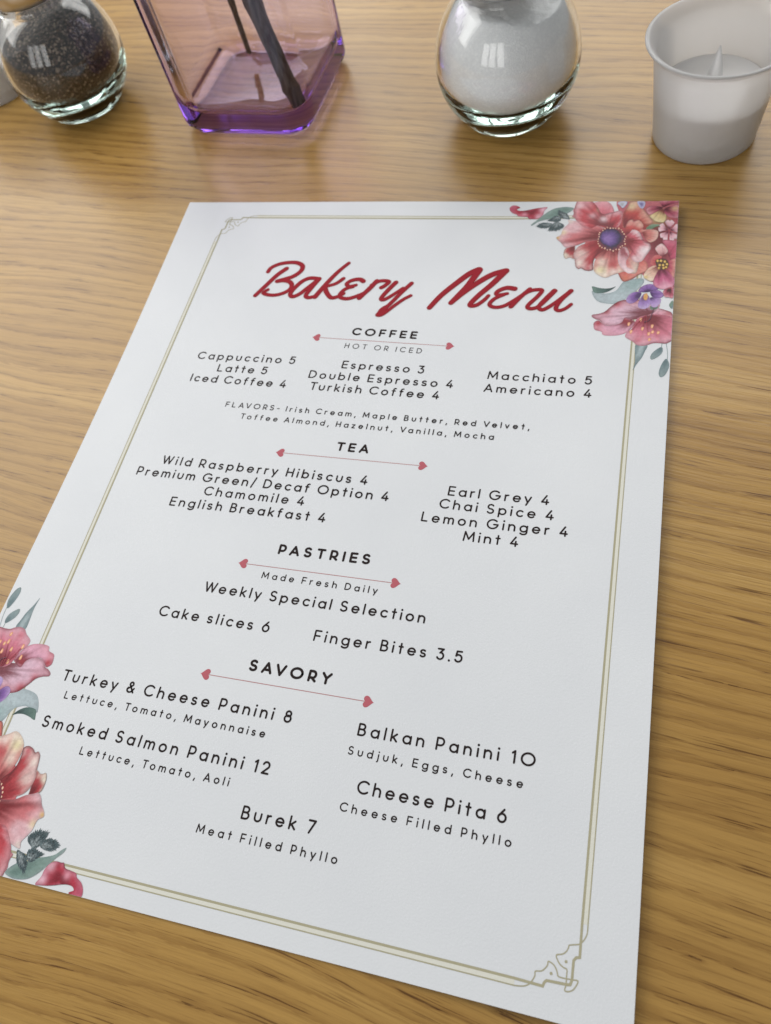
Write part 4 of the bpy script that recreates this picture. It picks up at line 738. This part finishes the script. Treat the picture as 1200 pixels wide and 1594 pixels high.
def paint(part, pts, base, cols, spots, streak, edge, turned, z):
    outline = smooth_curve([tuple(p) for p in pts], 6, True)
    if part == 'sprig':
        rr = random.Random(int(pts[0][0] * 100)); o2 = []
        for k, p in enumerate(outline):
            g = 1.0 + (rr.uniform(0.06, 0.24) if k % 2 else rr.uniform(-0.10, 0.04))
            o2.append((base[0] + (p[0] - base[0]) * g, base[1] + (p[1] - base[1]) * g))
        outline = o2
    wave = rnd_wave(int(abs(pts[0][0] * 131 + pts[0][1] * 17)))
    cb, cm, ct, ce = [np.array(c) for c in cols]
    O = np.array(outline); n = len(O); B = np.array(base)
    lo, hi = O.min(0), O.max(0)
    step = max(0.16, min(0.42, float(max(hi - lo)) / 26.0))
    # points inside the outline on a slightly jittered grid
    rr = np.random.RandomState(7)
    gx, gy = np.meshgrid(np.arange(lo[0], hi[0], step), np.arange(lo[1], hi[1], step))
    G = np.stack([gx.ravel(), gy.ravel()], 1) + rr.uniform(-0.2, 0.2, (gx.size, 2)) * step
    A0, A1 = O, np.roll(O, -1, 0)
    inside = np.zeros(len(G), bool)
    for a, b_ in zip(A0, A1):
        if a[1] == b_[1]:
            continue
        c_ = ((a[1] > G[:, 1]) != (b_[1] > G[:, 1])) & (G[:, 0] < (b_[0] - a[0]) * (G[:, 1] - a[1]) / (b_[1] - a[1]) + a[0])
        inside ^= c_
    G = G[inside]
    if len(G):
        d_ = np.sqrt(((G[:, None, :] - O[None, :, :]) ** 2).sum(2)).min(1)
        G = G[d_ > step * 0.5]
    allp = np.concatenate([O, G]) if len(G) else O
    vs, es, fs, ov, oe, of = delaunay_2d_cdt([Vector((float(p[0]), float(p[1]))) for p in allp], [], [list(range(n))], 1, 1e-5)
    V = np.array([(v.x, v.y) for v in vs])
    dist = np.sqrt(((V[:, None, :] - O[None, :, :]) ** 2).sum(2)).min(1)
    rel = V - B; rad_ = np.hypot(rel[:, 0], rel[:, 1]) + 1e-6; ang = np.arctan2(rel[:, 1], rel[:, 0])
    orel = O - B; orad = np.hypot(orel[:, 0], orel[:, 1]); oang = np.arctan2(orel[:, 1], orel[:, 0])
    dif = np.abs((ang[:, None] - oang[None, :] + np.pi) % (2 * np.pi) - np.pi)
    cand = np.where(dif < 0.16, orad[None, :], 0.0).max(1)
    near = orad[dif.argmin(1)]
    reach = np.maximum(np.maximum(cand, near), rad_)
    s = rad_ / reach
    wv = np.array([wave(2.0 * a) for a in ang]); wv2 = np.array([wave(2.0 * a + 1.7) for a in ang])
    if part == 'sprig':
        x = np.clip(s + 0.25 * wv2, 0, 1)
    else:
        x = np.clip(s + streak * 0.17 * wv * (1 - np.abs(2 * s - 1) * 0.4), 0, 1)
    t1 = np.clip((x - 0.20) / 0.42, 0, 1); t1 = (t1 * t1 * (3 - 2 * t1))[:, None]
    t2 = np.clip((x - 0.62) / 0.36, 0, 1)[:, None]
    col = cb + (cm - cb) * t1; col = col + (ct - col) * t2
    for (sp, rad, sc, st) in spots:
        d2 = ((V - np.array(sp)) ** 2).sum(1) / (rad * rad)
        col = col + (np.array(sc) - col) * (st * np.exp(-d2))[:, None]
    if part == 'sprig':
        h_ = np.array([noise.noise(Vector((p[0] * 2.6, p[1] * 2.6, 1.0))) for p in V])
        col = col * (0.85 + 1.1 * h_)[:, None]
    else:
        vein = np.clip(wv2 - 0.30, 0, 1) * streak * 0.85 * np.clip(np.sin(np.pi * np.clip(s, 0, 1)), 0, 1) ** 0.7
        col = col + (cb * 0.8 - col) * np.clip(vein, 0, 0.65)[:, None]
    ew = edge * float(max(hi - lo))
    w_ = 0.92 * np.exp(-(dist / max(0.05, ew * 0.75)) ** 2) * (0.62 + 0.38 * np.sin(ang * 2 + pts[0][1]))
    if part != 'stamen':
        col = col + (ce - col) * w_[:, None]
    ink = Ink(z); zz = ink._z()
    for p, c in zip(V, col):
        u, v = float(p[0]), float(p[1])
        if turned:
            u, v = SU - u, SV - v
        u, v = clamp_card(u, v)
        ink.c.append((max(0.0, float(c[0])), max(0.0, float(c[1])), max(0.0, float(c[2]))))
        ink.pt(u, v, zz)
    ink.f = [tuple(f_) for f_ in fs]
    return ink

for turned in (False, True):
    stems = Ink(0.045)
    order = 0
    flower_part = None
    for pts, w_, c in STEMS[:2]:
        q = [(SU - p[0], SV - p[1]) for p in pts] if turned else [tuple(p) for p in pts]
        q = [clamp_card(*p) for p in smooth_curve(q, 4)]
        a = len(stems.v); stems.ribbon(q, w_); stems.c += [c] * (len(stems.v) - a)
    stems.build('leaf_stalk', M_ART, menu)
    heads = {}
    for (part, pts, base, cols, spots, streak, edge, bloom) in PETALS:
        order += 1
        o = paint(part, pts, base, cols, spots, streak, edge, turned, 0.050 + order * 0.0016)
        if part != 'flower' or bloom not in heads:
            nm = part
        else:
            nm = 'petal'
        q = o.build(nm, M_ART, heads.get(bloom, menu))
        if bloom and bloom not in heads:
            heads[bloom] = q
    fil = Ink(0.050 + order * 0.0016 + 0.002)
    for pts, w_, c in STEMS[2:]:
        q = [(SU - p[0], SV - p[1]) for p in pts] if turned else [tuple(p) for p in pts]
        q = [clamp_card(*p) for p in smooth_curve(q, 4)]
        a = len(fil.v); fil.ribbon(q, w_); fil.c += [c] * (len(fil.v) - a)
    fil.build('filament', M_ART, heads['pink'])

# ---- lettering: a round single-line alphabet, capital height 1, x-height 0.70
def ell(cx, cy, rx, ry, a0, a1, n=18):
    return [(cx + rx * math.cos(math.radians(a0 + (a1 - a0) * k / n)), cy + ry * math.sin(math.radians(a0 + (a1 - a0) * k / n))) for k in range(n + 1)]

def glyph(ch, w):
    b = w / 2; T = 1 - b; X = 0.70 - b; m = (X + b) / 2; ry = (X - b) / 2; rx = 0.285
    cx = b + rx; rt = b + 2 * rx; H = (T + b) / 2; RY = (T - b) / 2
    D = -0.26 + b
    def S_(top, wd):
        h = (top - b) / 2; c = wd / 2 + b; r1 = wd / 2
        up = ell(c, top - h / 2, r1 * 0.92, h / 2, 35, 250, 14)
        lo = ell(c, b + h / 2, r1, h / 2, 70, -150, 14)
        return [up + lo]
    if ch == 'a': return [ell(cx, m, rx, ry, 0, 360, 28), [(rt, X), (rt, b)]]
    if ch == 'b': return [[(b, T), (b, b)], ell(cx, m, rx, ry, 0, 360, 28)]
    if ch == 'c': return [ell(cx, m, rx, ry, 48, 312, 22)]
    if ch == 'd': return [ell(cx, m, rx, ry, 0, 360, 28), [(rt, T), (rt, b)]]
    if ch == 'e': return [ell(cx, m, rx, ry, 0, 318, 24), [(b, m), (rt, m)]]
    if ch == 'f': return [ell(b + 0.27, T - 0.17, 0.16, 0.17, 75, 180, 8) + [(b + 0.11, b)], [(b, X), (b + 0.27, X)]]
    if ch == 'g': return [ell(cx, m, rx, ry, 0, 360, 28), [(rt, X), (rt, D + 0.2)] + ell(cx, D + 0.2, rx, 0.2, 0, -145, 12)]
    if ch == 'h': return [[(b, T), (b, b)], [(b, X - 0.25)] + ell(b + 0.245, X - 0.245, 0.245, 0.245, 180, 0, 14) + [(b + 0.49, b)]]
    if ch == 'n': return [[(b, X), (b, b)], [(b, X - 0.25)] + ell(b + 0.245, X - 0.245, 0.245, 0.245, 180, 0, 14) + [(b + 0.49, b)]]
    if ch == 'i': return [[(b, X), (b, b)], [(b, T - 0.02), (b, T - 0.015)]]
    if ch == 'j': return [[(b + 0.1, X), (b + 0.1, D + 0.1), (b + 0.06, D + 0.03), (b, D)], [(b + 0.1, T - 0.02), (b + 0.1, T - 0.015)]]
    if ch == 'k': return [[(b, T), (b, b)], [(b + 0.40, X), (b, 0.27)], [(b + 0.13, 0.385), (b + 0.43, b)]]
    if ch == 'l': return [[(b, T), (b, b)]]
    if ch == 'm':
        r_ = 0.20
        return [[(b, X), (b, b)], [(b, X - r_)] + ell(b + r_, X - r_, r_, r_, 180, 0, 12) + [(b + 2 * r_, b)],
                [(b + 2 * r_, X - r_)] + ell(b + 3 * r_, X - r_, r_, r_, 180, 0, 12) + [(b + 4 * r_, b)]]
    if ch == 'o': return [ell(cx, m, rx, ry, 0, 360, 28)]
    if ch == 'p': return [[(b, X), (b, D)], ell(cx, m, rx, ry, 0, 360, 28)]
    if ch == 'r': return [[(b, X), (b, b)], [(b, X - 0.25)] + ell(b + 0.24, X - 0.22, 0.24, 0.22, 180, 85, 8)]
    if ch == 's': return S_(X, 0.38)
    if ch == 't': return [[(b + 0.15, T - 0.04), (b + 0.15, b)], [(b, X), (b + 0.30, X)]]
    if ch == 'u': return [[(b, X), (b, b + 0.245)] + ell(b + 0.245, b + 0.245, 0.245, 0.245, 180, 360, 14) + [(b + 0.49, X)]]
    if ch == 'v': return [[(b, X), (b + 0.24, b)], [(b + 0.24, b), (b + 0.48, X)]]
    if ch == 'y': return [[(b, X), (b + 0.25, b + 0.02)], [(b + 0.50, X), (b + 0.15, D)]]
    if ch == 'z': return [[(b, X), (b + 0.42, X)], [(b + 0.42, X), (b, b)], [(b, b), (b + 0.42, b)]]
    if ch == 'A': return [[(b, b), (b + 0.36, T)], [(b + 0.36, T), (b + 0.72, b)], [(b + 0.13, 0.33), (b + 0.59, 0.33)]]
    if ch == 'B': return [[(b, b), (b, T)], [(b, T), (b + 0.25, T)] + ell(b + 0.25, H + RY / 2 + 0.01, 0.215, RY / 2 - 0.01, 90, -90, 10) + [(b, H + 0.02)],
                          [(b + 0.25, H + 0.02)] + ell(b + 0.28, (H + b) / 2 + 0.01, 0.245, RY / 2 + 0.01, 90, -90, 10) + [(b, b)]]
    if ch in 'CG':
        c_ = b + 0.45
        s_ = [ell(c_, H, 0.45, RY, 45, 315, 26)]
        if ch == 'G':
            s_ = [ell(c_, H, 0.45, RY, 45, 352, 28) + [(c_ + 0.45, H - 0.02)], [(c_ + 0.45, H - 0.03), (c_ + 0.10, H - 0.03)]]
        return s_
    if ch == 'D': return [[(b, b), (b, T)], [(b, T), (b + 0.24, T)] + ell(b + 0.24, H, 0.44, RY, 90, -90, 16) + [(b, b)]]
    if ch == 'E': return [[(b, b), (b, T)], [(b, T), (b + 0.50, T)], [(b, H), (b + 0.46, H)], [(b, b), (b + 0.50, b)]]
    if ch == 'F': return [[(b, b), (b, T)], [(b, T), (b + 0.49, T)], [(b, H - 0.02), (b + 0.43, H - 0.02)]]
    if ch == 'H': return [[(b, b), (b, T)], [(b + 0.60, b), (b + 0.60, T)], [(b, H), (b + 0.60, H)]]
    if ch == 'I': return [[(b, b), (b, T)]]
    if ch == 'L': return [[(b, T), (b, b)], [(b, b), (b + 0.46, b)]]
    if ch == 'M': return [[(b, b), (b + 0.06, T)], [(b + 0.06, T), (b + 0.43, 0.24)], [(b + 0.43, 0.24), (b + 0.80, T)], [(b + 0.80, T), (b + 0.86, b)]]
    if ch in 'O0': return [ell(b + 0.47, H, 0.47, RY, 0, 360, 32)]
    if ch in 'PR':
        s_ = [[(b, b), (b, T)], [(b, T), (b + 0.27, T)] + ell(b + 0.27, T - 0.27, 0.25, 0.27, 90, -90, 12) + [(b, T - 0.54)]]
        if ch == 'R':
            s_.append([(b + 0.24, T - 0.54), (b + 0.53, b)])
        return s_
    if ch == 'S': return S_(T, 0.52)
    if ch == 'T': return [[(b, T), (b + 0.60, T)], [(b + 0.30, T), (b + 0.30, b)]]
    if ch == 'V': return [[(b, T), (b + 0.36, b)], [(b + 0.36, b), (b + 0.72, T)]]
    if ch == 'W': return [[(b, T), (b + 0.27, b)], [(b + 0.27, b), (b + 0.52, T)], [(b + 0.52, T), (b + 0.77, b)], [(b + 0.77, b), (b + 1.04, T)]]
    if ch == 'Y': return [[(b, T), (b + 0.33, H)], [(b + 0.66, T), (b + 0.33, H)], [(b + 0.33, H), (b + 0.33, b)]]
    if ch == '1': return [[(b, T - 0.14), (b + 0.17, T)], [(b + 0.17, T), (b + 0.17, b)]]
    if ch == '2': return [ell(b + 0.25, T - 0.25, 0.25, 0.25, 165, -25, 14) + [(b + 0.45, T - 0.40), (b + 0.02, b)], [(b + 0.02, b), (b + 0.52, b)]]
    if ch == '3': return [[(b + 0.02, T), (b + 0.46, T)], [(b + 0.46, T), (b + 0.20, 0.60)], [(b + 0.20, 0.60)] + ell(b + 0.24, b + 0.275, 0.26, 0.275, 85, -150, 16)]
    if ch == '4': return [[(b + 0.36, T), (b, 0.28)], [(b, 0.28), (b + 0.56, 0.28)], [(b + 0.41, 0.52), (b + 0.41, b)]]
    if ch == '5': return [[(b + 0.46, T), (b + 0.08, T)], [(b + 0.08, T), (b + 0.03, 0.54)], [(b + 0.03, 0.54)] + ell(b + 0.23, b + 0.285, 0.27, 0.285, 125, -150, 18)]
    if ch == '6': return [ell(b + 0.27, b + 0.28, 0.27, 0.28, 0, 360, 24), [(b + 0.38, T), (b + 0.05, b + 0.42)]]
    if ch == '7': return [[(b, T), (b + 0.50, T)], [(b + 0.50, T), (b + 0.13, b)]]
    if ch == '8': return [ell(b + 0.26, T - 0.205, 0.205, 0.205, 0, 360, 20), ell(b + 0.26, b + 0.255, 0.26, 0.255, 0, 360, 22)]
    if ch == ',': return [[(b + 0.06, b + 0.02), (b, -0.14)]]
    if ch == '.': return [[(b, b), (b, b + 0.005)]]
    if ch == '-': return [[(b, 0.42), (b + 0.26, 0.42)]]
    if ch == '/': return [[(b, -0.04), (b + 0.30, 1.02)]]
    if ch == '&': return [[(b + 0.60, b), (b + 0.14, 0.72)] + ell(b + 0.28, T - 0.17, 0.155, 0.165, 195, -20, 12) + [(b + 0.40, 0.66), (b + 0.08, 0.38)]
                          + ell(b + 0.235, b + 0.215, 0.235, 0.215, 140, 290, 12) + [(b + 0.45, 0.16), (b + 0.60, 0.42)]]
    raise KeyError(ch)

STYLE = {'h': (3.82, 0.215, 'section_heading'), 'i': (3.78, 0.150, 'menu_item'), 's': (2.50, 0.150, 'menu_note')}
KERN = {'AV': -0.16, 'VO': -0.04, 'LA': 0.02, 'To': -0.13, 'Tu': -0.10, 'TE': 0.0, 'FL': 0.0, 'Ve': -0.12, 'Va': -0.12, 'ey': -0.04,
        'rk': 0.0, 'ry': -0.03, 'ly': -0.02, 'We': -0.10, 'Wi': -0.02, 'RY': -0.03, 'PA': -0.10, 'SA': -0.04, 'ff': 0.0, 'tt': 0.0, 'ay': -0.04, 'e,': -0.02}

def letter_line(kind, text, u0, v0, u1, v1, z):
    cap, w, name = STYLE[kind]
    if text.startswith('HOT'):
        w = 0.125
    items = []      # (strokes, ink width, gap weight before)
    x, gaps, prev, spaces = 0.0, 0, None, 0
    for ch in text:
        if ch == ' ':
            spaces += 1; prev = None; items.append(None); continue
        st = glyph(ch, w)
        wd = max(p[0] for s in st for p in s) + w / 2
        lo = min(p[0] for s in st for p in s) - w / 2
        items.append((st, wd, lo, KERN.get((prev or '') + ch, 0.0)))
        prev = ch
    width = math.hypot(u1 - u0, v1 - v0) / cap
    ink_w = sum(i[1] + i[3] for i in items if i)
    n_gap = len([i for i in items if i]) - 1
    SPACE = 0.30
    g = (width - ink_w - SPACE * spaces) / max(1, n_gap)
    if spaces:                      # spaces widen with the tracking
        n2 = n_gap + 0.6 * spaces
        g = (width - ink_w - SPACE * spaces) / n2
    ink = Ink(z)
    du, dv = (u1 - u0) / (width * cap), (v1 - v0) / (width * cap)
    x, first = 0.0, True
    for it in items:
        if it is None:
            x += SPACE + 0.6 * g; continue
        st, wd, lo, kr = it
        if not first:
            x += g + kr
        first = False
        for s in st:
            pts = []
            for (px, py) in s:
                a, b_ = (x + px - max(0, lo)) * cap, py * cap
                pts.append((u0 + a * du + b_ * dv, v0 + a * dv - b_ * du))
            if len(pts) == 2 and math.hypot(pts[0][0] - pts[1][0], pts[0][1] - pts[1][1]) < 0.06:
                ink.disc(pts[0][0], pts[0][1], w * cap * 0.62, 12)
            else:
                ink.ribbon(pts, w * cap)
        x += wd
    o = ink.build(name, M_TEXT, menu)
    o['label'] = 'line of print reading "%s"' % text
    return o

for (kind, text, u0, v0, u1, v1) in LINES:
    letter_line(kind, text, u0, v0, u1, v1, 0.034)

# ---- the red script title
rim, edge_, top = Ink(0.028), Ink(0.075), Ink(0.130)
for st in TITLE:
    q = [(p[0], p[1], p[2] * 1.16) for p in smooth_curve([tuple(p) for p in st], 5)]
    rim.ribbon([(p[0], p[1], p[2] + 0.40) for p in q], 1.0)
    edge_.ribbon(q, 1.0)
    top.ribbon([(p[0], p[1], max(0.25, p[2] - 0.34)) for p in q], 1.0)
ttl = top.build('title_lettering', M_TITLE, menu)
ttl['label'] = 'large crimson script reading "Bakery Menu"'
edge_.build('title_outline', M_TITLE_EDGE, ttl)
rim.build('title_halo', M_TITLE_RIM, ttl)

# ---- rose lines with a heart at each end
def heart(u, v, sgn, size):
    pts = []
    for k in range(32):
        t = 2 * math.pi * k / 32
        x = 16 * math.sin(t) ** 3
        y = 13 * math.cos(t) - 5 * math.cos(2 * t) - 2 * math.cos(3 * t) - math.cos(4 * t)
        # tip of the heart points outwards along the line
        pts.append((u + sgn * (-(y + 17)) / 29.0 * size, v + x / 32.0 * size * 1.08))
    return pts
for (u0, v0, u1, v1) in DIVIDERS:
    HS = 3.3
    ln = Ink(0.030)
    n = 24
    a, b_ = u0 + HS * 0.75, u1 - HS * 0.75
    ln.ribbon([(a + (b_ - a) * k / n, v0 + (v1 - v0) * k / n) for k in range(n + 1)], 0.24, caps=False)
    d_ = ln.build('heart_divider', M_LINE, menu)
    for (u, v, s_) in ((u0, v0, 1), (u1, v1, -1)):
        hk = Ink(0.036)
        pts = [(2 * u - p[0] if True else p[0], p[1]) for p in heart(u, v, s_, HS)]
        hk.fan(pts)
        hk.build('heart', M_HEART, d_)

# ------------------------------------------------------------------ salt and pepper jars
R_OUT, CZ, TALL, FLOOR = 31.2, 25.0, 1.10, 2.4
def jar_profile():
    a_lo = -math.degrees(math.acos(21.4 / R_OUT)); a_hi = math.degrees(math.acos(17.5 / R_OUT))
    low = CZ - math.sqrt(R_OUT ** 2 - 21.4 ** 2)
    outer = [(0, 0.5), (9, 0.4), (14, 0.0), (18.0, 0.0), (19.8, 0.4), (20.6, 1.0)]
    outer += arc_prof(0, CZ, R_OUT, a_lo, a_hi, 34, TALL)
    top_h = CZ + R_OUT * TALL * math.sin(math.radians(a_hi))
    outer += [(17.1, top_h + 1.2), (17.0, top_h + 4), (17.0, top_h + 9), (16.6, top_h + 9.6), (15.4, top_h + 9.6), (15.0, top_h + 9)]
    ri = R_OUT - 2.2
    b_hi = math.degrees(math.acos(15.0 / ri))
    ih = CZ + ri * TALL * math.sin(math.radians(b_hi))
    outer += [(15.0, ih + 2)]
    inner = [p for p in arc_prof(0, CZ, ri, b_hi, -math.degrees(math.acos(17.0 / ri)), 32, TALL)]
    # the thick bottom
    k_ = (CZ - FLOOR) / ri
    inner = [p for p in inner if p[1] > CZ] + [(r_, CZ + (h_ - CZ) * k_) for r_, h_ in arc_prof(0, CZ, ri, 0, -90, 24)]
    return outer + inner, top_h, ri

def fill_mesh(ri, cut, tilt_x, tilt_y, seed, rough):
    """loose grains inside a globe: the globe's inside up to a heaped, tilted surface"""
    r_ = ri - 0.12
    lo = -math.degrees(math.acos(17.0 / ri))
    k_ = (CZ - FLOOR - 0.12) / r_
    prof = [(p[0] if n_ else 0.0, CZ + (p[1] - CZ) * k_) for n_, p in enumerate(arc_prof(0, CZ, r_, -90, 0, 30))]
    prof += arc_prof(0, CZ, r_, 1.5, 88, 50, TALL) + [(0, CZ + r_ * TALL)]
    v, f = lathe(prof, 96)
    out = []
    for (x, y, z) in v:
        lim = (cut + tilt_x * x / MM + tilt_y * y / MM) * MM
        n_ = noise.noise(Vector((x * 90 + seed, y * 90, z * 60))) * rough * MM + noise.noise(Vector((x * 420 + seed, y * 420, 3))) * rough * 0.4 * MM
        if z > lim + n_:
            z = lim + n_
        out.append((x, y, z))
    return out, f

def shaker(kind, loc, fill_mat, fill_name, cut, tx, ty, seed, rough, label):
    root = empty(kind, loc)
    tag(root, label, 'shaker')
    prof, top_h, ri = jar_profile()
    v, f = lathe(prof, 96)
    g = mesh_obj('glass_jar', v, f, M_CLEAR, root, smooth=True); fix_normals(g)
    v, f = fill_mesh(ri, cut, tx, ty, seed, rough)
    s = mesh_obj(fill_name, v, f, fill_mat, root, smooth=True); fix_normals(s)
    lid = [(0, top_h + 19.5), (8, top_h + 19.2), (13, top_h + 17.5), (18.0, top_h + 13.5), (18.5, top_h + 9), (18.5, top_h + 3.6), (17.6, top_h + 3.2), (17.5, top_h + 9), (15.4, top_h + 13), (12, top_h + 16.6), (0, top_h + 18.6)]
    v, f = lathe(lid, 64)
    l_ = mesh_obj('metal_lid', v, f, M_METAL, root, smooth=True); fix_normals(l_)
    return root

shaker('salt_shaker', (140.1 * MM, 61.5 * MM, 0.0), M_SALT, 'salt', 49.5, -0.16, 0.05, 3.0, 1.2, 'round clear glass shaker filled with white salt')
shaker('pepper_shaker', (-92.5 * MM, 79.8 * MM, 0.0), M_PEPPER, 'pepper', 43.0, 0.24, 0.05, 8.0, 1.6, 'round clear glass shaker filled with dark ground pepper')

# ------------------------------------------------------------------ lilac vase and its twigs
def rr_loop(half, ch, seg=4):
    """square with rounded-off corners, counter-clockwise"""
    pts = []
    for (sx, sy, a0) in ((1, 1, 0), (-1, 1, 90), (-1, -1, 180), (1, -1, 270)):
        for k in range(seg + 1):
            a = math.radians(a0 + 90 * k / seg)
            pts.append((sx * (half - ch) + ch * math.cos(a), sy * (half - ch) + ch * math.sin(a)))
    return pts

VASE = (14.2, 81.0, 35.8)
vase = empty('vase', (VASE[0] * MM, VASE[1] * MM, 0), math.radians(-4.0))
tag(vase, 'square lilac glass vase with a thick base, standing between the two shakers', 'vase')
def build_vase():
    verts, faces, loops = [], [], []
    half = VASE[2]
    prof = [(half - 5.0, -0.12, 12), (half - 3.2, 0.4, 12), (half - 0.4, 4.4, 13), (half, 6.2, 13), (half, 30, 13), (half, 84, 13), (half - 3, 92, 15), (half - 14, 102, 18), (half - 19, 108, 18),
            (half - 19, 128, 19.0), (half - 20.5, 129, 17.5), (half - 22, 128, 16), (half - 22, 108, 16), (half - 17, 100, 15), (half - 6.5, 91, 12), (half - 4.2, 82, 11), (half - 4.2, 20, 11),
            (half - 4.8, 13.5, 11), (half - 7, 10.6, 10), (half - 10, 8.6, 9), (half - 15, 6.6, 9), (half - 21, 5.2, 9), (half - 28, 4.4, 6)]
    for (hf, h_, ch) in prof:
        lp = []
        for (x, y) in rr_loop(hf, min(ch, hf - 0.5), 6):
            lp.append(len(verts)); verts.append((x * MM, y * MM, h_ * MM))
        loops.append(lp)
    for A, B in zip(loops, loops[1:]):
        n = len(A)
        for k in range(n):
            k2 = (k + 1) % n
            faces.append((A[k], A[k2], B[k2], B[k]))
    c0 = len(verts); verts.append((0, 0, -0.12 * MM))
    c1 = len(verts); verts.append((0, 0, 4.2 * MM))
    n = len(loops[0])
    for k in range(n):
        k2 = (k + 1) % n
        faces.append((c0, loops[0][k2], loops[0][k]))
        faces.append((c1, loops[-1][k], loops[-1][k2]))
    o = mesh_obj('glass_body', verts, faces, M_PURPLE, vase, smooth=True)
    # pressed facets outside, a rounded hollow inside
    for k, p in enumerate(o.data.polygons):
        p.use_smooth = k >= 28 * 3
    wn = o.modifiers.new('weighted', 'WEIGHTED_NORMAL'); wn.weight = 90; wn.keep_sharp = True
build_vase()

def twig(name, label, pts, r0, r1, knots=()):
    p = smooth_curve([(x, y, z) for x, y, z in pts], 10)
    n, sides = len(p), 14
    verts, faces = [], []
    base = Vector(p[0])
    for i, q in enumerate(p):
        q = Vector(q)
        t = (Vector(p[min(i + 1, n - 1)]) - Vector(p[max(i - 1, 0)])).normalized()
        e1 = t.orthogonal().normalized(); e2 = t.cross(e1)
        s = i / (n - 1); r_ = r0 + (r1 - r0) * s
        for (ks, kw) in knots:
            r_ *= 1 + kw * math.exp(-((s - ks) / 0.025) ** 2)
        for k in range(sides):
            a = 2 * math.pi * k / sides
            rr = r_ * (1 + 0.10 * noise.noise(Vector((math.cos(a) * 2, math.sin(a) * 2, i * 0.35))))
            w_ = q + (e1 * math.cos(a) + e2 * math.sin(a)) * rr - base
            verts.append(tuple(w_ * MM))
    for i in range(n - 1):
        for k in range(sides):
            k2 = (k + 1) % sides
            faces.append((i * sides + k, i * sides + k2, (i + 1) * sides + k2, (i + 1) * sides + k))
    faces.append(tuple(range(sides))[::-1]); faces.append(tuple((n - 1) * sides + k for k in range(sides)))
    o = mesh_obj(name, verts, faces, M_BARK, None, smooth=True)
    o.location = base * MM
    tag(o, label, 'twig')
    fix_normals(o)
    return o
twig('twig', 'thick dark twig leaning in the lilac vase', [(41.0, 53.6, 12.3), (36.5, 56, 36), (30.5, 60.5, 66), (23, 68, 110), (14, 78, 160)], 2.9, 3.7, ((0.10, 0.22), (0.42, 0.2)))
twig('twig', 'thin dark twig behind the thick one in the lilac vase', [(3.0, 98.0, 12.0), (4.5, 94, 34), (6.0, 90, 62), (8, 86, 110), (10, 84, 150)], 1.3, 1.8, ((0.3, 0.2),))

# ------------------------------------------------------------------ frosted candle cups
def candle_cup(loc, label):
    root = empty('candle_cup', loc)
    tag(root, label, 'candle cup', 'frosted candle cups')
    rb, rt, H = 20.5, 25.6, 42.2
    prof = [(0, 0.6), (rb - 3, 0.6), (rb - 2.0, 0.0), (rb - 0.8, 0.2), (rb, 1.2)]
    for k in range(1, 11):
        t = k / 10; prof.append((rb + (rt - 1.2 - rb) * t * 0.8 + (0.2 * (rt - 1.2 - rb)) * t * t, 1.2 + (H - 5.5) * t))
    prof += [(rt - 0.4, H - 3.4), (rt + 1.0, H - 2.4), (rt + 2.2, H - 1.0), (rt + 2.35, H - 0.3), (rt + 1.9, H), (rt + 0.9, H - 0.2), (rt - 0.6, H - 1.4), (rt - 1.9, H - 3.2)]
    for k in range(10, 0, -1):
        t = k / 10; prof.append((rb - 1.4 + (rt - 1.2 - rb) * t, 2.6 + (H - 7.2) * t))
    prof += [(rb - 2.4, 2.4), (0, 2.4)]
    v, f = lathe(prof, 96)
    o = mesh_obj('cup_wall', v, f, M_FROST, root, smooth=True); fix_normals(o)
    return root
def tea_light(loc, label):
    root = empty('tea_light', loc)
    tag(root, label, 'tea light', 'tea lights in the cups')
    prof = [(0, 2.5), (17.2, 2.5), (18.6, 3.4), (20.6, 20.0), (20.2, 21.6), (19.0, 22.2), (16, 21.4), (6, 20.6), (0, 20.4)]
    v, f = lathe(prof, 72)
    o = mesh_obj('body', v, f, M_WAX, root, smooth=True); fix_normals(o)
    fl = [(0, 20.7), (3.6, 20.8), (3.3, 23), (2.7, 26.5), (1.9, 30.5), (1.0, 34.5), (0.4, 36.6), (0, 37.2)]
    v, f = lathe(fl, 40)
    o = mesh_obj('flame_tip', v, f, M_WICK, root, smooth=True); fix_normals(o)
    return root
candle_cup((224.1 * MM, 41.5 * MM, 0), 'frosted white candle cup right of the salt shaker')
tea_light((224.1 * MM, 41.5 * MM, 0), 'white unlit tea light with a clear pointed tip, inside the cup by the salt shaker')
c2 = copy_tree(bpy.data.objects['candle_cup'])
c2.location = (-159.0 * MM, 95.0 * MM, 0)
c2['label'] = 'frosted white candle cup beside the pepper shaker, cut off by the photo\'s edge'
t2 = copy_tree(bpy.data.objects['tea_light'])
t2.location = (-159.0 * MM, 95.0 * MM, 0)
t2['label'] = 'white unlit tea light inside the cup by the pepper shaker'
